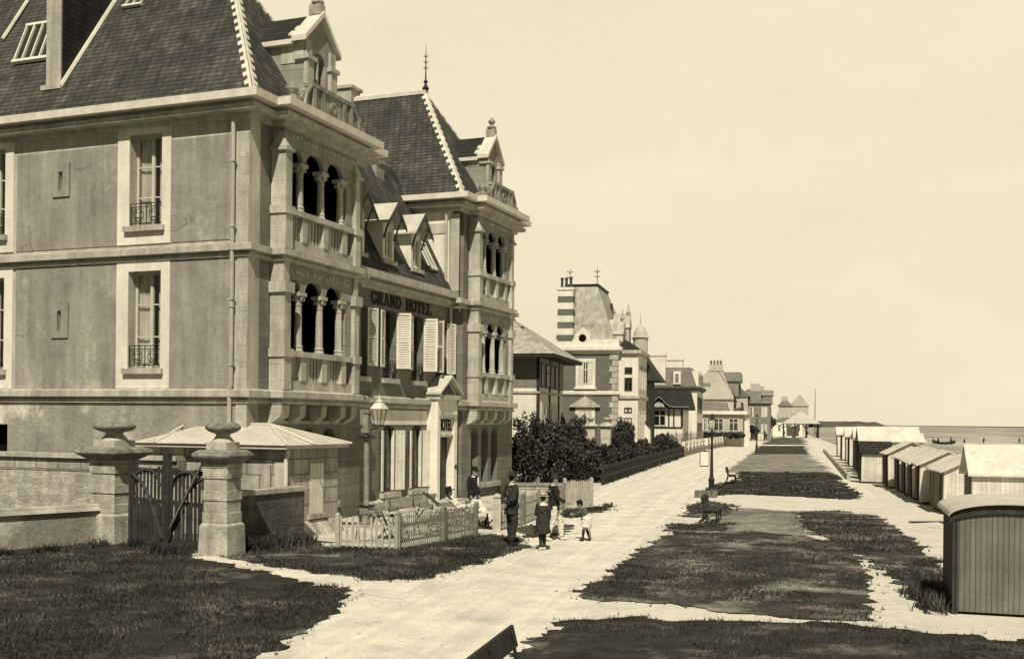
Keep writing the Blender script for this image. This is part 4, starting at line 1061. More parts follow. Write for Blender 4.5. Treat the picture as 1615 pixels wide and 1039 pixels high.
# ------------------------------------------------------------------ fences
def picket_fence(p, q, h, nump, wd, m, label, name='picket_fence', gap_rails=(.25, .72), cat='fence', group='light picket fences of the hotel garden', posts=2, pointed=True, jit=.02):
    L, a = along(p, q); r = empty(name, (p[0], p[1], 0), a, label, cat, group)
    b = MB()
    for k in range(nump):
        x = .08 + (L - .16) * k / (nump - 1) + random.uniform(-1, 1) * jit; hh = h * random.uniform(.96, 1.02); ln = random.uniform(-1, 1) * jit
        b.hexa([(x - wd, -.012, .03), (x + wd, -.012, .03), (x + wd, .012, .03), (x - wd, .012, .03), (x - wd + ln, -.012, hh - wd), (x + wd + ln, -.012, hh - wd), (x + wd + ln, .012, hh - wd), (x - wd + ln, .012, hh - wd)])
        if pointed: b.prism([(x - wd + ln, -.012, hh - wd), (x + wd + ln, -.012, hh - wd), (x + ln, -.012, hh + wd)], (0, .024, 0))
    b.build('pickets', m, r)
    for z in gap_rails:
        b = MB(); b.box(.02, L - .02, .013, .05, z * h - .03, z * h + .03); b.build('rail', m, r)
    for k in range(posts):
        x = L * k / max(1, posts - 1); b = MB(); b.box(x - .05, x + .05, -.05, .05, 0, h * 1.08); b.frus(x - .05, x + .05, -.05, .05, h * 1.08, x - .01, x + .01, -.01, .01, h * 1.13); b.build('post', m, r)
    return r
picket_fence((-4.22, 26.9), (-2.71, 26.6), .78, 10, .028, M['picket'], 'short pale picket fence end nearest the shed with broad pickets')
picket_fence((-2.71, 26.6), (-1.75, 28.5), .84, 24, .007, M['wire'], 'thin lath fence panel just right of the broad picket end', jit=.01)
picket_fence((-1.72, 28.56), (-.96, 30.15), .84, 22, .007, M['wire'], 'thin lath fence panel ending at the hotel garden opening', jit=.01)
picket_fence((-.42, 31.4), (.35, 33.6), .86, 20, .007, M['wire'], 'thin lath fence panel beyond the garden opening behind the standing man', jit=.01)
picket_fence((.4, 33.7), (1.9, 39.8), .86, 40, .008, M['wire'], 'long thin lath fence running back toward the stone pier', jit=.01, posts=4)
picket_fence((1.93, 39.9), (2.95, 40.6), 1.0, 12, .036, M['picket'], 'close boarded pale panel beside the leaning child', jit=.006)
b = MB(); b.box(-.11, .11, -.11, .11, 0, 1.0); b.frus(-.14, .14, -.14, .14, 1.0, -.04, .04, -.04, .04, 1.1)
o = b.build('gate_post', M['picket']); o.location = (-.40, 31.3, 0); tag(o, 'square white post at the hotel garden opening', 'post')

def board_fence(p, q, h, m, label, rails, n):
    L, a = along(p, q); r = empty('board_fence', (p[0], p[1], 0), a, label, 'fence')
    b = MB(); st = L / n
    for k in range(n): b.box(k * st + .004, (k + 1) * st - .05, -.01, .015, .04, h + random.uniform(-.015, .015))
    b.build('board_panel', m, r)
    for z in rails:
        b = MB(); b.box(0, L, -.06, -.011, z - .05, z + .05); b.build('rail', m, r)
    for k in range(int(L / 2.4) + 1):
        b = MB(); x = k * 2.4; b.box(x, x + .1, .016, .1, 0, h + .08); b.build('post', m, r)
    return r
board_fence((4.6, 55.2), (16.1, 102.8), .98, M['wood_dark'], 'long dark tarred board fence below the hedge along the promenade', (.45, .92), 240)
# white rail fences further on
def rail_fence(p, q, h, m, base, label, n):
    L, a = along(p, q); r = empty('rail_fence', (p[0], p[1], 0), a, label, 'fence', 'white rail fences before the far villas')
    b = MB(); b.box(0, L, 0, .3, 0, base); b.build('base_wall', M['greywall'], r)
    for k in range(n + 1):
        b = MB(); x = L * k / n; b.box(x - .12, x + .12, .02, .28, base + .002, h + .1); b.build('post', m, r)
    for z in (base + (h - base) * .4, h):
        b = MB(); b.box(0, L, .1, .18, z - .09, z + .05); b.build('rail', m, r)
rail_fence((16.3, 103.6), (22.5, 128), 1.3, M['white'], .55, 'white rail fence on a grey base just past the dark boards', 6)
rail_fence((23.3, 131), (29.5, 152), 1.3, M['white'], .5, 'white rail fence past the second gap, before the low terrace', 6)
rail_fence((30, 154), (50, 225), 1.4, M['white'], .5, 'farthest long white rail fence near the strollers', 14)
picket_fence((14.6, 103), (22, 127), 2.1, 46, .07, M['wire'], 'tall thin paling behind the white rail fence by the timber cottage', group='palings', posts=6)

# ------------------------------------------------------------------ street lamps
def lamp_post(loc, h, label, plate):
    r = empty('street_lamp', (loc[0], loc[1], 0), ROAD_RZ, label, 'street lamp', 'iron lamps along the promenade')
    b = MB(); b.box(-.2, .2, -.2, .2, 0, .12)
    b.lathe([(.17, .12), (.17, .22), (.12, .3), (.13, .62), (.16, .66), (.10, .74), (.075, .95), (.07, 1.05), (.10, 1.08), (.07, 1.14), (.055, h * .55), (.045, h - 1.05), (.08, h - 1.02), (.05, h - .96), (.04, h - .72), (.07, h - .70), (.03, h - .66)], (0, 0, 0), 12)
    po = b.build('post', M['iron'], r)
    b = MB(); b.tube([(0, -.28, h - .95), (0, .28, h - .95)], .018, 6)
    for s in (-1, 1): b.tube([(0, s * .05, h - .72), (0, s * .16, h - .62), (0, s * .17, h - .5)], .014, 5); b.tube([(s * .05, 0, h - .72), (s * .16, 0, h - .62), (s * .17, 0, h - .5)], .014, 5)
    b.build('crossbar', M['iron'], r)
    b = MB(); lz = h - .62
    for s in (-1, 1):
        for t in (-1, 1): b.tube([(s * .11, t * .11, lz), (s * .17, t * .17, lz + .38)], .012, 4)
    b.box(-.12, .12, -.12, .12, lz - .02, lz + .01)
    b.frus(-.2, .2, -.2, .2, lz + .38, -.08, .08, -.08, .08, lz + .52); b.lathe([(.08, 0), (.09, .04), (.05, .07), (.05, .12), (.015, .16)], (0, 0, lz + .52), 8)
    la = b.build('lantern', M['iron'], r)
    b = MB(); b.frus(-.105, .105, -.105, .105, lz + .01, -.165, .165, -.165, .165, lz + .375); b.build('lantern_glass', M['lampglass'], la)
    if plate:
        b = MB(); b.tube([(0, .06, 1.93), (0, .5, 1.93)], .015, 5); b.tube([(0, .06, 1.25), (0, .5, 1.25)], .015, 5); b.box(-.012, .012, .12, .5, 1.28, 1.9); b.build('hanging_frame', M['white'], r)
        b = MB(); b.box(-.02, -.013, .10, .52, 1.24, 1.28); b.box(-.02, -.013, .10, .52, 1.90, 1.94); b.box(-.02, -.013, .10, .13, 1.28, 1.90); b.box(-.02, -.013, .49, .52, 1.28, 1.90); b.build('plate_border', M['iron'], r)
lamp_post((8.82, 48.63), 3.52, 'nearest iron promenade lamp with a pale square plate on its left', True)
lamp_post((27.3, 123), 4.2, 'middle iron promenade lamp at the dark lawn band', False)
lamp_post((50, 212), 4.6, 'farthest iron promenade lamp, by the strollers', False)
# hotel lamp: stout post with a hanging lantern
hl = empty('garden_lamp', (-4.42, 33.6, 0), HOTEL_RZ, 'stout garden lamp post with hanging lantern before the hotel facade', 'street lamp')
b = MB(); b.box(-.16, .16, -.16, .16, 0, .55); b.lathe([(.10, .55), (.085, .7), (.08, 2.75)], (0, 0, 0), 10); b.box(-.13, .13, -.13, .13, 2.75, 2.88); b.box(-.09, .09, -.09, .09, 2.88, 3.35); b.box(-.12, .12, -.12, .12, 3.35, 3.42); b.build('post', M['parapet'], hl)
b = MB()
for z in (.3, .5, 2.6): b.box(-.19, .19, -.19, .19, z, z + .05)
b.tube([(0, -.1, 3.1), (.0, -.3, 2.95), (0, -.42, 2.98)], .025, 6); b.tube([(0, -.1, 2.86), (0, -.42, 2.9)], .02, 6); b.build('bracket', M['iron'], hl)
b = MB(); cx, cy, lz = 0, -.42, 3.0
for s in (-1, 1):
    for t in (-1, 1): b.tube([(cx + s * .10, cy + t * .10, lz), (cx + s * .17, cy + t * .17, lz + .48)], .014, 4)
b.box(cx - .11, cx + .11, cy - .11, cy + .11, lz - .05, lz); b.build('lantern', M['iron'], hl)
b = MB(); b.frus(cx - .21, cx + .21, cy - .21, cy + .21, lz + .48, cx - .1, cx + .1, cy - .1, cy + .1, lz + .66); b.lathe([(.10, 0), (.12, .05), (.04, .1), (.03, .2), (.01, .24)], (cx, cy, lz + .66), 8); b.build('lantern_hood', M['lead'], hl)
b = MB(); b.frus(cx - .10, cx + .10, cy - .10, cy + .10, lz, cx - .165, cx + .165, cy - .165, cy + .165, lz + .475); b.build('lantern_glass', M['lampglass'], hl)

# ------------------------------------------------------------------ benches
def bench(loc, rz, L, label):
    r = empty('park_bench', (loc[0], loc[1], 0), rz, label, 'bench', 'dark wooden benches facing the sea')
    b = MB(); b.hexa([(0, .03, .62), (L, .03, .62), (L, .07, .62), (0, .07, .62), (0, .09, .86), (L, .09, .86), (L, .125, .86), (0, .125, .86)]); b.build('backrest', M['wood_dark'], r, bevel=.008)
    for k in range(3):
        b = MB(); b.box(0, L, -.12 - k * .15, .01 - k * .15, .42, .45); b.build('seat_slat', M['wood_dark'], r, bevel=.006)
    for x in (.18, L / 2, L - .18):
        b = MB(); b.tube([(x, -.38, 0), (x, -.36, .41)], .022, 6); b.tube([(x, .12, 0), (x, .0, .41), (x, .06, .80)], .022, 6); b.tube([(x, -.38, .40), (x, .01, .40)], .02, 6); b.build('leg', M['iron'], r)
    return r
bench((-.42, 10.15), ROAD_RZ, 2.35, 'near dark wooden bench cut by the bottom edge of the picture')
bench((6.0, 34.3), ROAD_RZ - R(2), 1.9, 'second dark bench in the notch of the lawn before the lamp')
bench((11.2, 57.2), ROAD_RZ, 1.8, 'third small dark bench past the nearest lamp')
b = MB()
for k in range(4): b.box(k * .25, k * .25 + .22, 0, .05, 0, .32)
o = b.build('timber_edging', M['wood_mid']); o.location = (7.75, 46.6, 0); o.rotation_euler = (0, 0, R(5)); tag(o, 'short upright plank edging at the foot of the nearest lamp', 'edging')

# ------------------------------------------------------------------ garden furniture
def deck_chair(loc, rz, label):
    r = empty('deck_chair', (loc[0], loc[1], 0), rz, label, 'deck chair', 'reclining chairs on the hotel terrace')
    for s in (-.28, .28):
        b = MB(); b.tube([(s, .55, .04), (s, -.55, 1.0)], .022, 6); b.build('back_rail', M['wood_dark'], r)
        b = MB(); b.tube([(s * .9, -.5, .04), (s * .9, .62, .46)], .022, 6); b.build('seat_rail', M['wood_dark'], r)
    b = MB()
    for k in range(12):
        t0, t1 = k / 12, (k + 1) / 12
        fn = lambda t: (.55 * (1 - t) - .5 * t + .05, .42 + .52 * t - .32 * math.sin(PI * t) * (1 - t * .4))
        (ya, za), (yb2, zb2) = fn(t0), fn(t1); b.hexa([(-.26, ya, za), (.26, ya, za), (.26, yb2, zb2), (-.26, yb2, zb2), (-.26, ya, za + .012), (.26, ya, za + .012), (.26, yb2, zb2 + .012), (-.26, yb2, zb2 + .012)])
    b.build('canvas', M['canvas'], r)
    return r
deck_chair((-2.05, 33.0), R(-72), 'empty deck chair against the white porch pillar')
deck_chair((-1.42, 32.6), R(-78), 'deck chair under the reclining woman in white')
def folding_chair(loc, rz, label):
    r = empty('folding_chair', (loc[0], loc[1], 0), rz, label, 'folding chair', 'folding iron chairs on the hotel terrace')
    for s in (-.2, .2):
        b = MB(); b.tube([(s, .22, 0), (s, -.2, .86)], .013, 5); b.build('back_leg', M['iron'], r)
        b = MB(); b.tube([(s * .85, -.24, 0), (s * .85, .2, .46)], .013, 5); b.build('front_leg', M['iron'], r)
    b = MB()
    for k in range(5): b.box(-.19, .19, -.16 + k * .08, -.10 + k * .08, .44, .462)
    b.build('seat', M['wire'], r)
    b = MB(); b.box(-.2, .2, -.205, -.19, .74, .84); b.build('backrest', M['wire'], r)
    return r
folding_chair((-3.75, 28.4), R(20), 'folding chair nearest the shed behind the broad pickets')
folding_chair((-3.2, 28.1), R(-60), 'folding chair turned sideways behind the broad pickets')
folding_chair((-2.95, 29.0), R(-120), 'folding chair beside the round table behind the lath fence')
folding_chair((-2.4, 30.2), R(160), 'folding chair between the two round tables')
folding_chair((-2.0, 31.2), R(40), 'folding chair in front of the empty deck chair')
folding_chair((-1.05, 32.0), R(-140), 'folding chair under the seated child in white')
def garden_table(loc, label):
    r = empty('garden_table', (loc[0], loc[1], 0), .3, label, 'table', 'small round tables on the terrace')
    b = MB(); b.lathe([(.36, 0), (.38, .01), (.38, .03), (.36, .04)], (0, 0, .70), 20); b.build('table_top', M['picket'], r)
    for k in range(3):
        t = k * 2 * PI / 3; b = MB(); b.tube([(.3 * math.cos(t), .3 * math.sin(t), 0), (-.05 * math.cos(t), -.05 * math.sin(t), .4), (.22 * math.cos(t), .22 * math.sin(t), .70)], .013, 5); b.build('leg', M['iron'], r)
garden_table((-3.3, 29.0), 'small round garden table before the stout lamp post')
garden_table((-1.9, 30.6), 'small round garden table nearest the garden opening')
gb = empty('garden_bench', (-3.55, 31.9, 0), HOTEL_RZ, 'long light slatted garden bench along the hotel plinth', 'bench')
for k in range(3):
    b = MB(); b.box(0, 3.4, -.1 - k * .12, -k * .12, .44, .47); b.build('seat_slat', M['picket'], gb)
for x in (.2, 1.7, 3.2):
    b = MB(); b.tube([(x, .0, 0), (x, -.3, .43)], .02, 5); b.tube([(x, -.3, 0), (x, .0, .43), (x, .08, .85)], .02, 5); b.build('leg', M['iron'], gb)
b = MB(); b.box(0, 3.4, .06, .09, .7, .84); b.build('backrest', M['picket'], gb)

# ------------------------------------------------------------------ planting and piers behind the hotel
def foliage(n, blobs, size, flat=.7):
    """leaf-sized faces spread through the volume of a set of ellipsoids"""
    v = []; f = []
    vol = np.array([bx[3] * bx[4] * bx[5] for bx in blobs]) ** .7; vol = vol / vol.sum()
    for bl, c in zip(blobs, rng.multinomial(n, vol)):
        d = rng.normal(0, 1, (c, 3)); d /= np.linalg.norm(d, axis=1)[:, None]
        rad = rng.random(c) ** .35 * (1 + .22 * np.array([noise.noise((q[0] * 2.3 + bl[0], q[1] * 2.3 + bl[1], q[2] * 2.3)) for q in d]))
        P = np.array(bl[:3]) + d * rad[:, None] * np.array(bl[3:])
        for p in P:
            if p[2] < .05: continue
            a = rng.normal(0, 1, 3); a /= np.linalg.norm(a); b_ = np.cross(a, rng.normal(0, 1, 3)); b_ /= np.linalg.norm(b_) + 1e-9
            s_ = size * rng.uniform(.6, 1.4); i = len(v)
            v += [tuple(p - a * s_), tuple(p + b_ * s_ * flat), tuple(p + a * s_), tuple(p - b_ * s_ * flat)]; f.append((i, i + 1, i + 2, i + 3))
    b = MB(); b.v = v; b.f = f; return b
def shrub(x, y, h, r, label, n=6500, size=.062, group='evergreen shrubs in the hedge beyond the hotel', spiky=False):
    t = empty('shrub', (x, y, 0), random.uniform(0, 6), label, 'shrub', group)
    h *= .88; bl = [(0, 0, h * .45, r * .8, r * .8, h * .42)]
    for k in range(9):
        a = random.uniform(0, 6.28); q = random.uniform(.2, .8) * r
        bl.append((q * math.cos(a), q * math.sin(a), h * random.uniform(.35, .8), r * random.uniform(.3, .5), r * random.uniform(.3, .5), h * random.uniform(.16, .3)))
    for k in range(7):
        a = random.uniform(0, 6.28); q = random.uniform(0, .7) * r; bl.append((q * math.cos(a), q * math.sin(a), h * random.uniform(.8, 1.05), r * .17, r * .17, h * random.uniform(.12, .22)))
    foliage(n, bl, size).build('foliage', M['leaf'], t, normals=False)
    foliage(n // 6, bl, size * 1.15).build('lighter_foliage', M['leaf_l'], t, normals=False)
    b = MB(); 
    for k in range(4):
        a = k * 1.6; b.tube([(0, 0, 0), (.2 * r * math.cos(a), .2 * r * math.sin(a), h * .3), (.55 * r * math.cos(a), .55 * r * math.sin(a), h * .7)], [.05, .035, .012], 5)
    b.build('stem', M['wood_dark'], t)
SH = [(6.3, 69.5, 1.75, 1.0, 'low dark shrub left of the paired piers behind the tarred fence'), (8.9, 79, 1.8, .9, 'low dark shrub midway along the tarred fence'), (11.9, 91.5, 2.0, 1.1, 'low dark shrub right of the gabled hut foot'), (.7, 53.2, 3.5, 1.25, 'tall dark shrub right against the far hotel corner'), (1.5, 56.5, 3.65, 1.3, 'tall dark shrub under the left eaves of the hip roofed house'), (2.5, 58, 3.55, 1.3, 'tall dark shrub under the corner window of the hip roofed house'),
      (3.3, 60.5, 3.4, 1.3, 'dark shrub under the eaves tip of the hip roofed house'), (2.6, 54.2, 2.5, 1.3, 'lower dark shrub right of the pale stone pier'), (3.7, 57.2, 2.4, 1.15, 'lower dark shrub behind the start of the tarred fence'),
      (5.0, 63.0, 1.9, 1.15, 'low dark shrub just before the paired stone piers'), (3.0, 66.5, 3.5, 1.1, 'dark shrub left of the paired stone piers'), (7.75, 78.5, 3.5, 1.15, 'dark shrub right of the paired stone piers'), (8.3, 81.5, 3.2, 1.0, 'dark shrub left of the white gabled hut'),
      (7.4, 73.5, 1.75, 1.0, 'low dark shrub right below the paired stone piers'), (13.3, 97, 2.2, 1.3, 'round dark shrub before the timber cottage, right of the gabled hut'), (14.6, 100.5, 1.45, 1.0, 'low dark shrub at the far end of the tarred fence'), (10.3, 84.5, 1.9, .75, 'small dark shrub at the foot of the gabled hut'),
      (4.6, 80, 3.6, 1.4, 'dark shrub behind the left stone pier, before the brick villa')]
for s_ in SH: shrub(*s_)
blades('grass', [(4.2, 57), (4.9, 57.2), (14.4, 96), (11.5, 95)], 5000, .1, .4, .03, M['blade'], 'rough bank of grass between the hedge and the tarred fence', .8)
def stone_pier(x, y, w_, h, label, grp=None, cap=True):
    r = empty('stone_pier', (x, y, 0), ROAD_RZ, label, 'pillar', grp)
    b = MB(); n = 4
    for k in range(n):
        q = w_ / 2 * (1 if k % 2 else .95); b.box(-q, q, -q, q, h * k / n, h * (k + 1) / n - .004)
    b.build('shaft', M['flame'], r)
    if cap:
        q = w_ / 2; b = MB(); b.frus(-q * 1.1, q * 1.1, -q * 1.1, q * 1.1, h, -q * 1.55, q * 1.55, -q * 1.55, q * 1.55, h + .16); b.frus(-q * 1.55, q * 1.55, -q * 1.55, q * 1.55, h + .16, -q * .6, q * .6, -q * .6, q * .6, h + .42); b.build('cap', M['weathered'], r)
        b = MB(); b.lathe([(q * .5, 0), (q * .45, .1), (q * .8, .16), (q * .85, .26), (q * .4, .34)], (0, 0, h + .42), 10); b.build('finial', M['weathered'], r)
stone_pier(5.35, 75, .66, 2.72, 'left one of the paired pale stone piers rising out of the hedge', 'paired piers')
stone_pier(6.45, 75.4, .66, 2.72, 'right one of the paired pale stone piers rising out of the hedge', 'paired piers')
pw = empty('stone_wall', (1.42, 56, 0), ROAD_RZ, 'pale stone wall end with flat coping in front of the hedge', 'wall')
b = MB(); b.box(0, 4.6, 0, .75, 0, 1.42); b.build('wall', M['annexs'], pw); b = MB(); b.box(-.1, 4.7, -.1, .85, 1.43, 1.56); b.build('coping', M['cut'], pw)
gwl = empty('low_wall', (.2, 44.6, 0), R(3), 'low wall with dark coping behind the lath fence', 'wall')
b = MB(); b.box(0, 3.0, 0, .3, 0, .55); b.build('wall', M['annexs'], gwl); b = MB(); b.box(-.05, 3.05, -.06, .36, .555, .66); b.build('coping', M['lichen'], gwl)
gh = empty('gabled_hut', (11.15, 89, 0), ROAD_RZ, 'tiny white gabled hut standing in the hedge', 'hut')
b = MB(side_T); b.prism([(0, 0, 0), (1.25, 0, 0), (1.25, 0, 2.7), (.62, 0, 3.35), (0, 0, 2.7)], (0, .9, 0)); b.build('wall', M['white'], gh)
b = MB(side_T)
for s in (-1, 1): b.hexa([(.625 + s * .78, -.1, 2.56), (.625, -.1, 3.36), (.625, 1, 3.36), (.625 + s * .78, 1, 2.56), (.625 + s * .78, -.1, 2.66), (.625, -.1, 3.46), (.625, 1, 3.46), (.625 + s * .78, 1, 2.66)])
b.build('roof', M['slate_dark'], gh)

# ------------------------------------------------------------------ villas along the promenade
def plain_window(par, T, a0, a1, c0, c1, dep=.0, fm='frame', surround=None, name='window'):
    """framed window on a wall face; T maps (along, depth, up), negative depth is outward"""
    b = MB(T); w_ = max(.07, (a1 - a0) * .09)
    b.box(a0, a0 + w_, -.06, -.003, c0, c1); b.box(a1 - w_, a1, -.06, -.003, c0, c1); b.box(a0 + w_, a1 - w_, -.06, -.003, c0, c0 + w_); b.box(a0 + w_, a1 - w_, -.06, -.003, c1 - w_, c1)
    m = (a0 + a1) / 2; b.box(m - w_ * .4, m + w_ * .4, -.05, -.003, c0 + w_, c1 - w_)
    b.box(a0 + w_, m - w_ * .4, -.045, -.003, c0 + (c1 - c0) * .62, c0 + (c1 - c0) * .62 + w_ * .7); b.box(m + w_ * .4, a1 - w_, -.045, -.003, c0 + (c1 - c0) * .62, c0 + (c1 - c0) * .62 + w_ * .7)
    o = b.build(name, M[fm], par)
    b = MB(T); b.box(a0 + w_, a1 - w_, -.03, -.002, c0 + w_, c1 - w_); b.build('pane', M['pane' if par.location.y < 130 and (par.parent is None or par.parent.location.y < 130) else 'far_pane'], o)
    if random.random() < .6:
        b = MB(T); q = random.choice((.2, .28, .35)); b.box(a0 + w_, a0 + w_ + (a1 - a0) * q, -.034, -.0305, c0 + w_, c1 - w_); b.box(a1 - w_ - (a1 - a0) * q, a1 - w_, -.034, -.0305, c0 + w_, c1 - w_); b.build('curtain', M['curtain'], o)
    if surround:
        s_ = .22; b = MB(T); b.wall(a0 - s_, a1 + s_, c0 - s_, c1 + s_, -.045, -.001, [(a0, a1, c0, c1, 0)]); b.box(a0 - s_ - .1, a1 + s_ + .1, -.14, -.001, c0 - s_ - .14, c0 - s_ - .002); b.build('surround', M[surround], o)
    return o
# T for a near gable/side wall (x = const): along = y, depth = x
def sideT(x): return lambda a, d, c: (x + d, a, c)
def frontT(y): return lambda a, d, c: (a, y + d, c)

# low white house with hipped roof
h2 = empty('white_house', (1.42, 60, 0), ROAD_RZ, 'white two storey house with wide hipped slate roof next to the hotel', 'house')
b = MB(); b.box(0, 7, 0, 9, 0, 6.6); wl = b.build('wall', M['white'], h2)
b = MB(); b.box(-.03, 7.03, -.03, 9, 5.0, 6.55); b.build('timber_band', M['greywall'], h2)
b = MB(); b.box(-.07, 7.05, -.07, 9, 4.68, 4.80); b.build('string_course', M['cut'], h2)
b = MB(); b.frus(-1.0, 8, -1.0, 10, 6.6, -1.0, 8, -1.0, 10, 6.78); b.build('eaves', M['wood_dark'], h2)
b = MB(); b.frus(-1.05, 8.05, -1.05, 10.05, 6.785, 3.3, 3.9, 3.2, 6, 9.6); rf = b.build('roof', M['rooftile'], h2)
b = MB(); b.box(1.4, 1.5, 1.2, 2.2, 8.2, 8.3); b.box(1.5, 1.6, 1.2, 2.2, 8.35, 8.45); b.build('snow_rail', M['iron'], rf)
plain_window(h2, sideT(-.03), 2.6, 3.6, 5.1, 6.3, fm='darkframe'); plain_window(h2, sideT(0), 2.6, 3.5, 1.6, 3.6, surround='cut')
for x in (.5, 1.8, 3.1, 4.4): plain_window(h2, frontT(-.03), x, x + .9, 5.05, 6.35, fm='darkframe')
plain_window(h2, frontT(0), .6, 2.6, 1.0, 4.2, fm='frame'); plain_window(h2, frontT(0), 3.6, 5.2, 1.0, 4.2, fm='frame')
b = MB(); b.box(-.05, .1, -.05, .1, 0, 6.6); b.box(2.8, 3.1, -.05, 0, 0, 6.6); b.box(5.5, 5.8, -.05, 0, 0, 6.6); b.build('corner_post', M['wood_dark'], h2)

# brick villa with a tall striped chimney
h3 = empty('brick_villa', (8.10, 85, 0), ROAD_RZ, 'tall brick villa with stone quoins, steep roof and banded chimney', 'house')
b = MB(); b.box(0, 12, 0, 5.1, 0, 8.6); wl = b.build('wall', M['brick'], h3)
b = MB()
for k in range(18):
    q = .62 if k % 2 else .42
    b.box(-.05, .4, -.04, q, .15 + k * .46, .15 + k * .46 + .42)
    b.box(-.05, .3, 5.1 - q, 5.14, .15 + k * .46, .15 + k * .46 + .42)
b.build('quoin', M['cut'], wl)
b = MB(); b.sweep([(0, 5.1), (0, 0), (12, 0)], [(0, 5.2), (.14, 5.3), (.14, 5.5), (0, 5.55)]); b.sweep([(0, 5.15), (0, 0), (12, 0)], [(0, 8.4), (.15, 8.5), (.35, 8.7), (.35, 8.95), (0, 9)]); b.sweep([(.1, 5.1), (.1, .1), (12, .1)], [(0, 8.9), (.2, 8.95), (.2, 9.55), (0, 9.55)]); b.build('cornice', M['surround'], h3)
plain_window(h3, sideT(0), 1.95, 3.05, 6.05, 7.85, surround='surround')
plain_window(h3, sideT(0), 1.95, 3.05, 2.2, 4.1, surround='surround')
b = MB(sideT(-.001)); b.prism([(1.4, -.2, 4.45), (3.6, -.2, 4.45), (2.5, -.2, 5.15)], (0, .2, 0)); b.box(1.3, 3.7, -.26, 0, 4.3, 4.44); b.build('window_pediment', M['cut'], wl)
b = MB(); b.frus(.1, 11, .25, 5.0, 9.3, 2.6, 8, 2.05, 4.6, 14.0); rf = b.build('roof', M['rooftile'], h3)
b = MB(); b.box(2.5, 8.1, 1.95, 4.7, 14.0, 14.16); 
for y in (2.1, 4.3):
    b.tube([(2.7, y, 14.1), (2.7, y, 15.4)], .03, 5); 
    for z in (14.7, 15.1): b.tube([(2.7, y - .25, z + .1), (2.7, y, z), (2.7, y + .25, z + .1)], .03, 4)
b.build('ridge_crest', M['iron'], rf)
b = MB(); cy0, cy1 = 3.55, 4.75; zs = [8.9 + .50 * k for k in range(9)]
for k, z in enumerate(zs):
    o_ = .0 if k % 2 else .03
    if k % 2 == 0: b.box(-.1 - o_, .9 + o_, cy0 - o_, cy1 + o_, z, z + .5)
b.box(-.2, 1.0, cy0 - .12, cy1 + .12, 13.4, 13.6); ch = b.build('chimney', M['surround'], h3)
b = MB()
for k, z in enumerate(zs):
    if k % 2: b.box(-.1, .9, cy0, cy1, z, z + .5)
b.build('brick_band', M['brick'], ch)
for y in (3.8, 4.15, 4.5):
    b = MB(); b.lathe([(.13, 0), (.13, .1), (.10, .14), (.11, .7), (.15, .72), (.15, .8)], (.4, y, 13.6), 8); b.build('chimney_pot', M['darkframe'], ch)
b = MB(sideT(0)); b.prism([(2.15, -.12, 9.0), (3.35, -.12, 9.0), (3.35, -.12, 9.9), (2.75, -.12, 10.5), (2.15, -.12, 9.9)], (0, .8, 0)); d = b.build('oculus_dormer', M['surround'], h3)
b = MB(); b.prism([(-.14, 2.75 + .3 * math.cos(t * PI / 6), 9.65 + .3 * math.sin(t * PI / 6)) for t in range(12)], (.02, 0, 0)); b.build('oculus', M['dark'], d)
b = MB(); b.box(.3, 6, -1.55, -.02, 0, 8.5); by = b.build('bay', M['white'], h3)
b = MB(); b.sweep([(.3, -.02), (.3, -1.55), (6, -1.55)], [(0, 4.9), (.15, 5.0), (.15, 5.2), (0, 5.25)]); b.sweep([(.3, -.02), (.3, -1.55), (6, -1.55)], [(0, 8.3), (.25, 8.45), (.25, 8.7), (0, 8.75)]); b.build('bay_cornice', M['cut'], by)
for c0, c1 in ((6.9, 7.4), (5.6, 6.6), (3.9, 4.3), (2.2, 3.5)): plain_window(by, sideT(.3), -1.1, -.5, c0, c1, fm='darkframe', name='bay_window')
for x in (1.2, 2.8, 4.4):
    for c0, c1 in ((5.7, 7.6), (1.5, 4.0)): plain_window(by, frontT(-1.55), x, x + 1.0, c0, c1, name='bay_window')
b = MB(); b.frus(.2, 6.2, -1.65, .2, 8.75, 1.2, 5, -.4, .1, 9.6); b.build('bay_roof', M['slate_dark'], by)
for x0_, zt_ in ((1.0, 11.2), (4.5, 12.0)):
    b = MB(); b.box(x0_, x0_ + 1.3, -.25, .9, 8.9, zt_ - 1.2); b.prism([(x0_ - .1, -.3, zt_ - 1.2), (x0_ + 1.4, -.3, zt_ - 1.2), (x0_ + .65, -.3, zt_)], (0, 1.4, 0)); b.lathe([(.12, 0), (.2, .2), (.1, .4), (.02, .9)], (x0_ + .65, -.1, zt_ - .1), 8); d = b.build('front_dormer', M['cut'], h3)
b = MB(); b.box(5.5, 6.3, 1.2, 2.2, 9.4, 12.2); ch = b.build('chimney', M['brick'], h3)
for y in (1.4, 1.9): 
    b = MB(); b.lathe([(.14, 0), (.11, .6), (.15, .7)], (5.9, y, 12.2), 8); b.build('chimney_pot', M['darkframe'], ch)
b = MB(); b.lathe([(.62, 0), (.62, 1.5), (.75, 1.6), (.6, 1.7), (.55, 2.0), (.35, 2.4), (.06, 2.7), (.02, 3.6)], (6.0, -1.0, 8.5), 12); b.build('corner_turret', M['palewall'], h3)
b = MB(); b.frus(6.2, 12, -2.6, .2, 6.6, 7, 11.5, -1.0, .1, 8.9); b.box(6.4, 11.8, -1.6, -.02, 0, 6.55); b.build('porch_wing', M['slate_dark'], h3)

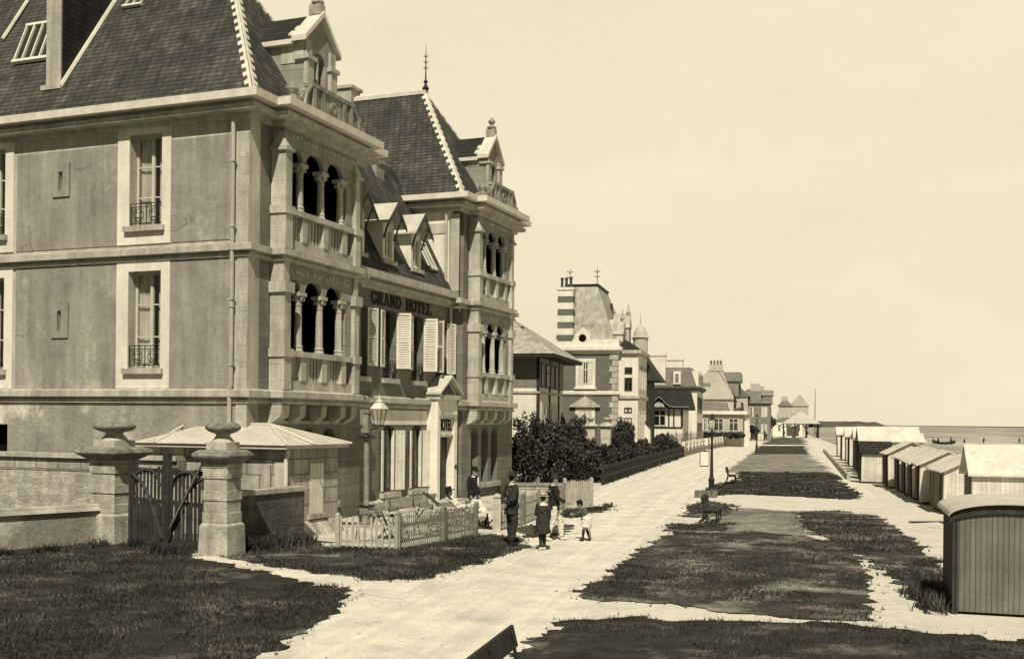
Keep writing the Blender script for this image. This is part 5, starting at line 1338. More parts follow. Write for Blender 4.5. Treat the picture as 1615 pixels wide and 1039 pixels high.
# timber cottage with an eyebrow gable
h4 = empty('timber_cottage', (17.3, 112, 0), ROAD_RZ, 'small half timbered cottage with dark eyebrow gabled roof', 'house')
b = MB(); b.box(0, 8, 0, 4.9, 0, 4.6); wl = b.build('wall', M['white'], h4)
b = MB()
for y in (0, .8, 1.3, 3.2, 3.9, 4.75): b.box(-.06, .0, y, y + .14, 2.75, 4.55)
b.box(-.07, -.001, 0, 4.9, 2.6, 2.75); b.box(-.065, .0, -.06, .16, 2.75, 4.55)
b.build('timber_frame', M['wood_dark'], wl)
plain_window(h4, sideT(0), 1.65, 2.95, 2.8, 4.5, fm='frame')
b = MB(); b.box(-.55, 8.4, -.7, 5.5, 4.5, 4.75); b.build('eaves', M['wood_dark'], h4)
b = MB(); n = 16; rows = []
for k in range(n + 1):
    y = -.7 + 6.2 * k / n; bump_ = math.exp(-((y - 2.3) / .62) ** 2)
    rows.append(((-.6 - .35 * bump_, y, 4.76 + 1.0 * bump_), (-.2, y, 5.15 + 1.15 * bump_), (1.6, y, 6.5 + .0 * bump_)))
for r0, r1_ in zip(rows, rows[1:]):
    for i in range(2): b.poly([r0[i], r1_[i], r1_[i + 1], r0[i + 1]])
b.poly([(1.6, -.7, 6.5), (1.6, 5.5, 6.5), (8.4, 5.5, 4.75), (8.4, -.7, 4.75)]); b.poly([(-.6, -.7, 4.76), (1.6, -.7, 6.5), (8.4, -.7, 4.75)])
rf = b.build('roof', M['slate_dark'], h4, smooth=False)
b = MB(); prev = None
for k in range(n + 1):
    p = rows[k][0]
    if prev: b.tube([(prev[0] - .02, prev[1], prev[2]), (p[0] - .02, p[1], p[2])], .06, 5)
    prev = p
b.build('bargeboard', M['wire'], rf)
b = MB(sideT(-.62)); b.prism([(1.75, -.01, 4.75), (2.85, -.01, 4.75), (2.7, -.01, 5.15), (2.3, -.01, 5.4), (1.9, -.01, 5.15)], (0, .03, 0)); b.build('fan_light', M['cut'], rf)

# tall white house with broad chimneys
h5 = empty('white_villa', (22.6, 135, 0), ROAD_RZ, 'white mansard villa with two broad chimney stacks behind the timber cottage', 'house')
b = MB(); b.box(0, 11, 0, 8, 0, 7.4); b.build('wall', M['white'], h5)
b = MB(); b.sweep([(0, 8), (0, 0), (11, 0)], [(0, 7.1), (.2, 7.2), (.45, 7.4), (.45, 7.62), (0, 7.65)]); b.build('cornice', M['haze_wood'], h5)
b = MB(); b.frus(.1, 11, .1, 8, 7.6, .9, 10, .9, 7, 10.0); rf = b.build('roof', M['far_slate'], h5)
b = MB(); b.box(.2, 1.1, 3.9, 6.2, 7.6, 11.4); b.box(.1, 1.2, 3.8, 6.3, 11.4, 11.75); b.build('chimney', M['white'], h5)
b = MB(); b.box(3, 3.9, 2.0, 4.0, 9.5, 11.0); b.box(2.9, 4, 1.9, 4.1, 11.0, 11.25); b.build('chimney', M['white'], h5)
b = MB(); b.box(-.05, .9, 2.0, 2.9, 7.9, 9.5); d = b.build('dormer', M['white'], h5); plain_window(d, sideT(-.05), 2.2, 2.7, 8.1, 9.2, name='dormer_window', fm='frame')
for x in (1, 3.2, 5.4, 7.6):
    b = MB(); b.box(x, x + 1.2, -.1, .9, 7.7, 9.6); d = b.build('dormer', M['surround'], h5); plain_window(d, frontT(-.1), x + .3, x + .9, 7.9, 9.2, name='dormer_window', fm='darkframe')
    for c0 in (1.2, 4.4): plain_window(h5, frontT(0), x, x + 1.1, c0, c0 + 2, fm='darkframe')

# low terrace building with awning
h6 = empty('low_pavilion', (31.4, 150, 0), ROAD_RZ, 'low pale building with flat roof terrace, dark awning and shrub row', 'building')
b = MB(); b.box(0, 18, 0, 8.8, 0, 4.4); b.build('wall', M['palewall'], h6)
b = MB(); b.box(-.5, 18.3, -.6, 8.9, 4.4, 4.85); b.build('roof_slab', M['white'], h6)
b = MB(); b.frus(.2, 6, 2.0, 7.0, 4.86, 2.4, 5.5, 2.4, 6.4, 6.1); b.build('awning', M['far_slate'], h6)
for a in (.6, 2.6, 4.4, 6.2): plain_window(h6, sideT(0), a, a + 1.3, 2.1, 3.9, fm='frame')
b = MB(); 
for x in (.2, 5, 10, 15): b.box(x, x + .35, -.55, -.2, 0, 4.4)
b.build('veranda_post', M['white'], h6)
foliage(2600, [(-.9, y, 1.55, .55, .9, .45) for y in np.linspace(.5, 8.2, 8)], .14).build('shrub_row', M['leaf'], h6, normals=False)

# gabled house
h7 = empty('gabled_house', (32.9, 165, 0), ROAD_RZ, 'pale gabled house with stepped chimney and dark seaward dormers', 'house')
T_ = sideT(0)
b = MB(T_); b.prism([(-.2, 0, 0), (6.0, 0, 0), (6.0, 0, 8.2), (5.0, 0, 9.6), (3.4, 0, 11.3), (1.6, 0, 11.3), (.9, 0, 9.6), (-.2, 0, 7.2)], (0, 12, 0)); wl = b.build('wall', M['palewall'], h7)
b = MB(); b.box(-.1, 12, -.3, 6.1, 6.5, 6.75); b.build('string_course', M['haze_wood'], h7)
b = MB(); b.box(-.1, 1.1, 1.5, 3.5, 11.0, 12.0); ch = b.build('chimney', M['palewall'], h7)
for y in (1.75, 2.2, 2.7, 3.2): 
    b = MB(); b.lathe([(.17, 0), (.14, .5), (.18, .6)], (.5, y, 12.0), 8); b.build('chimney_pot', M['brick'], ch)
b = MB(); b.box(-.06, 0, 3.2, 5.6, 8.7, 9.2); b.build('wall_grille', M['greywall'], wl)
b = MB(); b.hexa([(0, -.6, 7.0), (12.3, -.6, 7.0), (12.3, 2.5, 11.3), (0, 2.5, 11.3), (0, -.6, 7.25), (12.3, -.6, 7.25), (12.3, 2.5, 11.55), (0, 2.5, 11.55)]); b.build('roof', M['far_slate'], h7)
for x in (.6, 4.2, 7.8):
    b = MB(); b.box(x, x + 2.2, -.9, 1.6, 7.2, 9.6); d = b.build('dormer', M['greywall'], h7)
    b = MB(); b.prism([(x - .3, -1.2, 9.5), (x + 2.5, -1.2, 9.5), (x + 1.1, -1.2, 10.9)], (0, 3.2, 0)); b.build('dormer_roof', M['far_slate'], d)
    plain_window(d, frontT(-.9), x + .5, x + 1.7, 7.5, 9.2, name='dormer_window', fm='darkframe')
b = MB(); b.box(.2, 11, -1.3, -.25, 5.2, 5.5); b.box(.2, 11, -1.35, -1.25, 5.5, 6.4)
for x in (.3, 3, 6, 9, 10.8): b.box(x, x + .2, -1.25, -1.05, 0, 5.2)
b.build('balcony', M['haze_wood'], h7)

# farther houses
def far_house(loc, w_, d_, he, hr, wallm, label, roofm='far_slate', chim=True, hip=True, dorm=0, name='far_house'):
    r = empty(name, (loc[0], loc[1], 0), ROAD_RZ, label, 'house', 'distant houses along the shore')
    b = MB(); b.box(0, d_, 0, w_, 0, he); b.build('wall', M[wallm], r)
    b = MB()
    if hip: b.frus(-.4, d_ + .4, -.4, w_ + .4, he, d_ * .35, d_ * .65, w_ * .35, w_ * .65, hr)
    else: b.prism([(-.3, -.4, he), (-.3, w_ + .4, he), (-.3, w_ / 2, hr)], (d_ + .6, 0, 0))
    rf = b.build('roof', M[roofm], r)
    if chim:
        b = MB(); b.box(d_ * .3, d_ * .3 + .9, w_ * .3, w_ * .3 + 1.8, he, hr + 1.0); b.build('chimney', M['palewall'], r)
    nw = max(2, int(w_ / 2.6))
    for k in range(nw):
        for z in ([1.2, 4.4] if he > 6 else [1.2]): plain_window(r, sideT(0), .6 + k * 2.5, 1.7 + k * 2.5, z, z + 1.9, fm='frame')
    for k in range(int(d_ / 3)):
        for z in ([1.2, 4.4] if he > 6 else [1.2]): plain_window(r, frontT(0), .8 + k * 3, 2.0 + k * 3, z, z + 1.9, fm='darkframe')
    for k in range(dorm):
        x = 1 + k * 3.2; b = MB(); b.box(x, x + 1.6, -.3, 1.5, he, he + 1.5); b.prism([(x - .2, -.5, he + 1.5), (x + 1.8, -.5, he + 1.5), (x + .8, -.5, he + 2.5)], (0, 2.2, 0)); b.build('dormer', M['greywall'], r)
    return r
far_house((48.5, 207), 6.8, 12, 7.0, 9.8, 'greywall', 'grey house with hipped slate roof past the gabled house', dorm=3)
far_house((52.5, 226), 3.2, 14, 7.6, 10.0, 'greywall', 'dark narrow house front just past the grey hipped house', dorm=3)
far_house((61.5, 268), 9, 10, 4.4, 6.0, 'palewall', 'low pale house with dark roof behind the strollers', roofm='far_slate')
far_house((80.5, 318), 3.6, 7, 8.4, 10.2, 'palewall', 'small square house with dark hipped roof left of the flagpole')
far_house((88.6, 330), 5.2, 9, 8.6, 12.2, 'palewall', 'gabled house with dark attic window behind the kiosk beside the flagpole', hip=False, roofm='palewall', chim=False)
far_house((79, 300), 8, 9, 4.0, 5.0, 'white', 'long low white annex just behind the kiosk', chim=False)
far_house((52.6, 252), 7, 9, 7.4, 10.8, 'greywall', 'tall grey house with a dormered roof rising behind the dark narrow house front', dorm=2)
far_house((44.0, 206), 5, 8, 8.2, 11.0, 'palewall', 'pale house with steep roof between the gabled house and the grey hipped house', hip=False)
b = MB(); b.lathe([(.16, 0), (.12, 7), (.07, 13.2), (.12, 13.3), (.12, 13.45), (.02, 13.6)], (0, 0, 0), 8); o = b.build('flagpole', M['haze_wood']); o.location = (89.5, 326, 0); tag(o, 'tall bare flagpole beside the far gabled house', 'flagpole')
for k, (x, y, h_, r_, lb) in enumerate([(54.2, 259, 4.8, 2.4, 'dark round tree behind the strollers'), (60, 262, 5.6, 2.6, 'dark flat topped tree near the kiosk'), (44.8, 208, 3.0, 1.8, 'dark bush at the end of the white rail fence')]):
    t = empty('tree', (x, y, 0), 0, lb, 'tree', 'far trees near the kiosk')
    foliage(900, [(0, 0, h_ * .68, r_, r_, h_ * .32), (r_ * .5, 0, h_ * .6, r_ * .6, r_ * .6, h_ * .2), (-r_ * .6, .3, h_ * .6, r_ * .55, r_ * .6, h_ * .22)], .28).build('crown', M['leaf'], t, normals=False)
    b = MB(); b.tube([(0, 0, 0), (.1, 0, h_ * .35), (0, .1, h_ * .7)], [.22, .16, .08], 6); b.tube([(.1, 0, h_ * .35), (.8, .2, h_ * .7)], [.1, .04], 5); b.build('trunk', M['haze_wood'], t)

# kiosk pavilion on the promenade
ki = empty('kiosk', (67.5, 258, 0), ROAD_RZ, 'open promenade kiosk with pale hipped roof on dark posts', 'kiosk')
b = MB(); b.frus(-4.2, 4.2, -4.4, 4.4, 3.3, -1.4, 1.4, -1.6, 1.6, 5.2); b.frus(-1.3, 1.3, -1.5, 1.5, 5.2, -.4, .4, -.5, .5, 6.0); rf = b.build('roof', M['palewall'], ki)
b = MB(); b.box(-4.25, 4.25, -4.45, 4.45, 3.12, 3.3); b.build('eaves', M['wood_dark'], ki)
for x in (-3.7, 3.7):
    for y in (-3.9, -1.3, 1.3, 3.9):
        b = MB(); b.box(x - .14, x + .14, y - .14, y + .14, 0, 3.12); b.tube([(x, y - .12, 2.2), (x, y - .9, 3.05)], .07, 5); b.tube([(x, y + .12, 2.2), (x, y + .9, 3.05)], .07, 5); b.build('post', M['wood_dark'], ki)
b = MB(); b.box(-2, 2, .4, 3.2, 0, 2.6); b.build('counter_box', M['white'], ki)

# ------------------------------------------------------------------ bathing huts
def hut(s_, w_, L, W_, he, hr, label, wallm='wood_hut', nearm='wood_white', roofm='hut_roof', ridge='along', rz=0, grp='gabled bathing huts along the seaside path'):
    """x runs away along the path, y to the left of it; near gable at x = 0, left side at y = W"""
    p = sw(s_, w_); r = empty('bathing_hut', (p[0], p[1], terrain(*p)), ROAD_RZ + rz + R(random.uniform(-2, 2)), label, 'hut', grp); r.rotation_euler.x = R(random.uniform(-1.2, 1.2)); r.rotation_euler.y = R(random.uniform(-.8, .8)); he += random.uniform(-.05, .05)
    b = MB(); b.box(.03, L - .03, -W_ + .03, -.03, .12, he); b.build('wall', M[wallm], r)  # sides darker than the near end: their shade is put into the plank colour
    b = MB()
    if ridge == 'along':
        b.prism([(0, 0, .1), (0, -W_, .1), (0, -W_, he), (0, -W_ / 2, hr), (0, 0, he)], (.029, 0, 0)); b.prism([(L - .029, 0, .1), (L - .029, -W_, .1), (L - .029, -W_, he), (L - .029, -W_ / 2, hr), (L - .029, 0, he)], (.029, 0, 0))
    else:
        b.box(0, .029, -W_, 0, .1, he)
    b.build('end_wall', M[nearm], r)
    b = MB()
    if ridge == 'along':
        for sgn in (0, 1):
            y0 = .14 if sgn == 0 else -W_ - .14; z0 = he - .14 * (hr - he) / (W_ / 2)
            b.hexa([(-.15, y0, z0), (L + .12, y0, z0), (L + .12, -W_ / 2, hr), (-.15, -W_ / 2, hr), (-.15, y0, z0 + .05), (L + .12, y0, z0 + .05), (L + .12, -W_ / 2, hr + .05), (-.15, -W_ / 2, hr + .05)])
    else:
        for sgn in (0, 1):
            x0 = -.14 if sgn == 0 else L + .14
            b.hexa([(x0, -W_ - .12, he - .08), (x0, .12, he - .08), (L / 2, .12, hr), (L / 2, -W_ - .12, hr), (x0, -W_ - .12, he - .03), (x0, .12, he - .03), (L / 2, .12, hr + .05), (L / 2, -W_ - .12, hr + .05)])
    b.build('roof', M[roofm], r)
    if ridge != 'along':
        b = MB(); b.prism([(.03, -.029, he - .02), (L - .03, -.029, he - .02), (L / 2, -.029, hr - .02)], (0, .029, 0)); b.prism([(.03, -W_, he - .02), (L - .03, -W_, he - .02), (L / 2, -W_, hr - .02)], (0, .029, 0)); b.build('gable', M[wallm], r)
    b = MB(); b.box(L * .25, L * .72, .001 - .03, .02, .14, he - .12); b.box(L * .25 - .05, L * .25, -.03, .035, .12, he - .08); b.box(L * .72, L * .72 + .05, -.03, .035, .12, he - .08); b.build('door', M['wood_hut' if wallm == 'wood_hut' else 'wood_mid'], r)
    b = MB(); b.box(.1, L - .1, -W_ + .1, -.1, 0, .12); b.build('floor_frame', M['wood_dark'], r)
    return r
hut(41.6, 5.75, 3.0, 2.1, 1.58, 2.08, 'grey sided hut with bright near wall, nearest of the gabled row', wallm='wood_mid')
hut(46.6, 5.55, 2.3, 2.1, 1.62, 2.12, 'dark sided hut second in the gabled row')
hut(49.3, 5.6, 2.2, 2.1, 1.6, 2.1, 'dark sided hut third in the gabled row')
hut(51.9, 5.6, 2.1, 2.1, 1.64, 2.16, 'dark sided hut fourth in the gabled row')
hut(54.4, 5.6, 2.0, 2.1, 1.6, 2.1, 'dark sided hut fifth in the gabled row')
hut(57.6, 5.4, 2.6, 2.3, 1.75, 2.3, 'dark sided hut beside the dark roofed box')
hut(62.3, 4.45, 1.7, 1.5, 1.65, 2.22, 'pale front box hut with a dark roof', roofm='slate_dark', ridge='across', grp=None)
hut(66.5, 4.7, 2.6, 3.2, 2.2, 3.0, 'larger hut with white roof behind the dark roofed box', ridge='across', grp=None)
for k, (s_, w_, lb) in enumerate([(71, 5.2, 'nearest dark hut behind the white roofed one'), (75.5, 5.2, 'second dark hut behind the white roofed one'), (80, 5.3, 'third dark hut behind the white roofed one'), (86, 5.3, 'fourth dark hut in the far row'), (93, 5.5, 'fifth dark hut in the far row'), (101, 5.6, 'sixth dark hut in the far row'), (112, 5.8, 'last dark hut of the far row before the empty beach')]):
    hut(s_, w_, 2.4, 2.3, 2.2 + .1 * (k % 2), 2.9, lb, grp='dark huts in the far row', ridge='along' if k % 2 else 'across')
hut(44.9, 5.95, 1.4, 1.6, 1.5, 1.95, 'narrow dark hut squeezed between the grey sided and second hut', wallm='wood_hut')
hut(90, 8.6, 2.4, 2.4, 1.9, 2.5, 'last hut of the second row on the beach side', ridge='across', grp=None)
for k, (x, y, L, rz, lb) in enumerate([(12.9, 35.6, 1.5, 30, 'loose plank lying on the sand before the grey sided hut'), (12.2, 37.4, 1.1, 70, 'short loose plank farther up the sand'), (9.9, 23.6, 1.3, 55, 'loose plank in the weeds left of the arched cabin')]):
    b = MB(); b.box(0, L, -.09, .09, .01, .05); o = b.build('loose_plank', M['wood_hut']); o.location = (x, y, .01); o.rotation_euler = (0, R(2), R(rz)); tag(o, lb, 'plank')
blades('weeds', [(8.3, 20.2), (7.6, 19.2), (7.2, 18.4), (7.0, 19.4), (7.8, 21.4)], 700, .08, .35, .014, M['blade'], 'tuft of tall weeds at the left side of the arched cabin', .8)
# large white hut
hut(35.3, 5.7, 2.0, 4.6, 1.78, 2.55, 'large white boarded hut with broad pale roof behind the arched cabin', wallm='wood_white', ridge='across', grp=None)
# arched cabin in the foreground
p = (7.44, 18.5)
ac = empty('bathing_cabin', (p[0], p[1], 0), R(-17), 'arched roof bathing cabin of grey vertical planks at the right edge', 'cabin')
Wc, Lc, hs = 1.75, 2.3, 1.62; n = 14
arc = [(Wc / 2 - (Wc / 2) * math.cos(PI * k / n), hs + .19 * math.sin(PI * k / n)) for k in range(n + 1)]
b = MB(); b.prism([(0, 0, .05), (Wc, 0, .05)] + [(x, 0, z) for x, z in arc[::-1]], (0, .04, 0)); b.build('plank_front', M['wood_mid'], ac)
b = MB(); b.box(0, .04, .041, Lc, .05, hs); b.box(Wc - .04, Wc, .041, Lc, .05, hs); b.box(.041, Wc - .041, Lc - .04, Lc, .05, hs); b.build('side_wall', M['wood_hut'], ac)
b = MB()
arc2 = [(Wc / 2 - (Wc / 2 + .10) * math.cos(PI * k / n), hs + .01 + .23 * math.sin(PI * k / n)) for k in range(n + 1)]
for (xa_, za_), (xb_, zb_) in zip(arc2, arc2[1:]):
    b.hexa([(xa_, -.12, za_), (xb_, -.12, zb_), (xb_, Lc + .12, zb_), (xa_, Lc + .12, za_), (xa_, -.12, za_ + .035), (xb_, -.12, zb_ + .035), (xb_, Lc + .12, zb_ + .035), (xa_, Lc + .12, za_ + .035)])
rf = b.build('curved_roof', M['zinc'], ac)
b = MB()
for (xa_, za_), (xb_, zb_) in zip(arc2, arc2[1:]): b.hexa([(xa_, -.05, za_ - .15), (xb_, -.05, zb_ - .15), (xb_, -.002, zb_ - .15), (xa_, -.002, za_ - .15), (xa_, -.05, za_ - .002), (xb_, -.05, zb_ - .002), (xb_, -.002, zb_ - .002), (xa_, -.002, za_ - .002)])
b.build('arch_trim', M['wood_dark'], rf)
b = MB(); b.box(-.03, .06, -.03, -.001, .0, hs); b.box(Wc - .06, Wc + .03, -.03, -.001, .0, hs); b.build('corner_board', M['wood_hut'], ac)
b = MB(); b.box(.05, Wc - .05, .1, Lc - .1, 0, .05); b.build('floor_frame', M['wood_dark'], ac)
# low timber edging of the beach side
b = MB(T=lambda x, y, z: (*sw(x, y), z))
for k in range(22): b.box(66 + k * 3, 66 + k * 3 + 2.9, 3.95 + k * .06, 4.12 + k * .06, 0, .32 + .03 * (k % 3))
tag(b.build('beach_edging', M['weathered']), 'low dark kerb running between the seaside path and the far huts', 'kerb')

# rowing boat on the beach
bt = empty('rowing_boat', (114.5, 292, -1.9), R(4), 'dark rowing boat lying on the beach behind the huts', 'boat')
b = MB(); secs = []
for k in range(9):
    t = k / 8; x = -3 + 6 * t; w_ = .85 * math.sin(PI * min(.97, max(.03, t * .93 + .05))) ** .6; zb = .12 + .55 * abs(t - .5) ** 2 * 2; zt = .75 + .5 * abs(t - .5) ** 2 * 4
    secs.append([b.P((x, y * w_, z)) for y, z in ((-1, zt), (-.75, (zb + zt) / 2), (0, zb), (.75, (zb + zt) / 2), (1, zt))])
for s0, s1 in zip(secs, secs[1:]):
    for i in range(4): b.f.append([s0[i], s1[i], s1[i + 1], s0[i + 1]])
hu = b.build('hull', M['wood_hut'], bt); b = MB(); 
for x in (-1.3, 0, 1.3): b.box(x - .15, x + .15, -.7, .7, .62, .66)
b.build('thwart', M['wire'], bt)

# ------------------------------------------------------------------ people
FOLD = bpy.data.textures.new('folds', 'CLOUDS'); FOLD.noise_scale = .085; FOLD.noise_depth = 1
def remesh(mb, name, m, vox, parent=None, smooth_it=4):
    me = mb.mesh('tmp'); o = bpy.data.objects.new('tmp', me); COL.objects.link(o)
    r = o.modifiers.new('r', 'REMESH'); r.mode = 'VOXEL'; r.voxel_size = vox
    s_ = o.modifiers.new('s', 'SMOOTH'); s_.factor = .5; s_.iterations = smooth_it
    if name in ('jacket', 'blouse', 'skirt', 'trousers') and vox < .02:
        dm = o.modifiers.new('d', 'DISPLACE'); dm.texture = FOLD; dm.strength = .045; dm.mid_level = .45
    bpy.context.view_layer.update()
    ev = o.evaluated_get(bpy.context.evaluated_depsgraph_get())
    n = bpy.data.meshes.new_from_object(ev); bpy.data.objects.remove(o); bpy.data.meshes.remove(me)
    n.name = name; n.materials.clear(); n.materials.append(m); n.shade_smooth()
    q = bpy.data.objects.new(name, n); COL.objects.link(q)
    if parent is not None: q.parent = parent
    return q
STAND = dict(pelvis=(0, 0, .94), waist=(0, .01, 1.10), chest=(0, .0, 1.30), neck=(0, -.01, 1.46), head=(0, .025, 1.60), crown=(0, .02, 1.70), face=(0, 1, 0),
             shl=(-.18, -.01, 1.40), ell=(-.235, -.03, 1.13), wrl=(-.235, .05, .89), hal=(-.23, .08, .80),
             shr=(.18, -.01, 1.40), elr=(.235, -.03, 1.13), wrr=(.235, .05, .89), har=(.23, .08, .80),
             hil=(-.09, 0, .92), knl=(-.10, .02, .50), anl=(-.10, -.03, .08), tol=(-.125, .13, .03),
             hir=(.09, 0, .92), knr=(.10, .02, .50), anr=(.10, -.03, .08), tor=(.125, .13, .03))
def person(label, loc, rz, k, pose, outfit, vox=.011, group=None, slim=1.0):
    """body is one continuous surface; clothing and hair are its children. local +y is forward"""
    J = dict(STAND); J.update(pose); fw = Vector(J.pop('face')).normalized()
    J = {a: Vector((p[0] * slim, p[1], p[2])) * k for a, p in J.items()}
    def lerp(a, b_, t): return tuple(J[a].lerp(J[b_], t))
    b = MB()
    hd = J['head']
    kh = k if k > .85 else k * .35 + .55                      # children keep larger heads
    up = (J['crown'] - J['neck']).normalized(); rt = fw.cross(up).normalized(); fw2 = up.cross(rt)
    R3 = Matrix((rt, fw2, up)).transposed()
    hb = MB(); hb.ell((0, 0, .02), (.073, .092, .112)); hb.ell((0, .02, -.06), (.056, .066, .062)); hb.ell((0, .095, -.01), (.013, .022, .022), 8, 6); hb.ell((0, .088, -.058), (.024, .012, .010), 8, 6)
    for s in (-1, 1): hb.ell((s * .074, -.005, -.005), (.013, .022, .034), 8, 6)
    n0 = len(b.v); b.v += [tuple(hd + R3 @ (Vector(p) * kh)) for p in hb.v]; b.f += [[i + n0 for i in f] for f in hb.f]
    b.tube([tuple(J['neck'] + (J['chest'] - J['neck']) * .2), tuple(J['neck']), tuple(hd - up * .05 * kh)], [.058 * k, .052 * k, .05 * k], 10)
    b.tube([tuple(J['pelvis'] - Vector((0, 0, .06 * k))), tuple(J['pelvis']), tuple(J['waist']), tuple(J['chest']), tuple(J['chest'].lerp(J['neck'], .75))], [.12 * k, .15 * k, .125 * k, .155 * k, .07 * k], 14)
    for s in 'lr':
        b.tube([lerp('sh' + s, 'chest', .3), tuple(J['sh' + s]), lerp('sh' + s, 'el' + s, .5), tuple(J['el' + s]), lerp('el' + s, 'wr' + s, .35), tuple(J['wr' + s])], [.06 * k, .058 * k, .046 * k, .040 * k, .038 * k, .026 * k], 10)
        b.tube([tuple(J['hi' + s]), lerp('hi' + s, 'kn' + s, .4), tuple(J['kn' + s]), lerp('kn' + s, 'an' + s, .3), tuple(J['an' + s])], [.088 * k, .078 * k, .055 * k, .055 * k, .036 * k], 12)
        b.tube([tuple(J['an' + s] - Vector((0, 0, .03 * k))), lerp('an' + s, 'to' + s, .6), tuple(J['to' + s])], [.042 * k, .040 * k, .026 * k], 10, .8)
        # hand: palm, four unequal curled fingers and a side thumb
        w_, h_ = J['wr' + s], J['ha' + s]; d = (h_ - w_); L = max(.08 * kh, d.length); d.normalize()
        sd = d.cross(Vector((1, 0, 0) if abs(d.x) < .8 else (0, 1, 0))).normalized(); nn = d.cross(sd)
        pe = w_ + d * L * .95
        b.tube([tuple(w_), tuple(w_ + d * L * .5), tuple(pe)], [.024 * k, .036 * kh, .036 * kh], 8, .55)
        for i, fl in enumerate((.066, .076, .072, .056)):
            st = pe + sd * (.027 - .018 * i) * kh
            b.tube([tuple(st - d * .01), tuple(st + d * fl * .5 * kh + nn * .006), tuple(st + d * fl * .9 * kh + nn * .024 * kh)], [.0105 * kh, .0095 * kh, .0078 * kh], 6)
        st = w_ + d * L * .35 + sd * .03 * kh
        b.tube([tuple(st), tuple(st + sd * .022 * kh + d * .03 * kh), tuple(st + sd * .026 * kh + d * .06 * kh)], [.013 * kh, .011 * kh, .009 * kh], 6)
    body = remesh(b, 'person', M['skin'], vox * .75, smooth_it=2)
    body.location = (loc[0], loc[1], loc[2] if len(loc) > 2 else 0); body.rotation_euler = (0, 0, rz)
    tag(body, label, 'person', group)
    e = MB()
    for s in (-1, 1): e.ell(tuple(hd + R3 @ (Vector((s * .03, .086, .022)) * kh)), (.011 * kh, .008 * kh, .008 * kh), 6, 4)
    e2_ = e.build('eyes', M['hair'], body)
    h = MB(); n0 = 0; q = MB(); q.ell((0, -.022, .045), (.082, .090, .098)); q.ell((0, -.055, -.01), (.068, .045, .06))
    h.v = [tuple(hd + R3 @ (Vector(p) * kh)) for p in q.v]; h.f = q.f
    remesh(h, 'hair', M['hair'], vox, body, 2)
    for it in outfit:
        t = it[0]; m = M[it[1]]; c = MB()
        if t in ('jacket', 'blouse'):
            hem = it[2] if len(it) > 2 else .12
            hp = J['pelvis'] - (J['waist'] - J['pelvis']).normalized() * hem * k
            c.tube([tuple(hp), tuple(J['pelvis']), tuple(J['waist']), tuple(J['chest']), tuple(J['chest'].lerp(J['neck'], .55)), tuple(J['chest'].lerp(J['neck'], .85))], [.19 * k, .185 * k, .165 * k, .185 * k, .13 * k, .078 * k], 16, .85)
            for s in 'lr': c.tube([lerp('sh' + s, 'chest', .4), tuple(J['sh' + s]), lerp('sh' + s, 'el' + s, .5), tuple(J['el' + s]), lerp('el' + s, 'wr' + s, .92)], [.08 * k, .082 * k, .068 * k, .060 * k, .048 * k], 10)
            remesh(c, t, m, vox, body)
        elif t == 'trousers':
            top = .98
            c.tube([tuple(J['pelvis'] - Vector((0, 0, .08 * k))), tuple(J['pelvis'].lerp(J['waist'], .5))], [.16 * k, .15 * k], 14)
            for s in 'lr': c.tube([tuple(J['hi' + s]), lerp('hi' + s, 'kn' + s, .5), tuple(J['kn' + s]), lerp('kn' + s, 'an' + s, .92)], [.105 * k, .096 * k, .082 * k, .068 * k], 12)
            remesh(c, t, m, vox, body)
        elif t == 'skirt':
            ln = it[2]; mid = (J['knl'] + J['knr']) / 2; hip = J['pelvis']
            c.tube([tuple(J['waist'].lerp(hip, .1)), tuple(hip), tuple(hip.lerp(mid, .5)), tuple(hip.lerp(mid, ln))], [.165 * k, .20 * k, .225 * k, (.19 + .07 * ln) * k], 18); c.ell(tuple(hip), (.185 * k, .18 * k, .14 * k))
            if ln > 1.2:
                an = (J['anl'] + J['anr']) / 2; c.tube([tuple(mid), tuple(an)], [.22 * k, .22 * k], 14)
            remesh(c, t, m, vox, body)
        elif t in ('shoes', 'boots', 'stockings'):
            for s in 'lr':
                c = MB()
                if t == 'stockings': c.tube([lerp('kn' + s, 'an' + s, -.05), lerp('kn' + s, 'an' + s, .35), tuple(J['an' + s])], [.062 * k, .062 * k, .043 * k], 10)
                else:
                    c.tube([tuple(J['an' + s] - Vector((0, .0, .035 * k)) - fw * .03 * k), lerp('an' + s, 'to' + s, .55), tuple(J['to' + s])], [.052 * k, .050 * k, .034 * k], 10, .85)
                    c.tube([lerp('an' + s, 'kn' + s, .25 if t == 'boots' else .08), tuple(J['an' + s] - Vector((0, 0, .03)))], [.05 * k, .048 * k], 10)
                remesh(c, {'shoes': 'shoe', 'boots': 'boot', 'stockings': 'stocking'}[t], m, vox, body)
        elif t == 'collar':
            c.tube([tuple(J['chest'].lerp(J['neck'], .80)), tuple(J['neck'] + up * .015 * k)], [.078 * k, .062 * k], 14); remesh(c, t, m, vox, body)
            if len(it) > 2:
                c = MB(); cc = J['chest'].lerp(J['neck'], .62); c.ell(tuple(cc - fw * .03 * k), (.19 * slim * k, .15 * k, .055 * k)); remesh(c, 'sailor_collar', m, vox, body)
        elif t == 'shirt_front':
            cc = J['chest'] + fw * .165 * k; c.ell(tuple(cc), (.045 * k, .03 * k, .16 * k)); remesh(c, t, m, vox, body)
        elif t in ('straw_hat', 'felt_hat', 'cap'):
            brim = {'straw_hat': .19, 'felt_hat': .145, 'cap': .098}[t]; brim = it[2] if len(it) > 2 else brim
            q = MB(); q.lathe([(.09, .052), (brim, .045), (brim, .058), (.093, .072), (.090, .15), (.07, .165), (.01, .168)], (0, -.008, 0), 20, 1, 1.1)
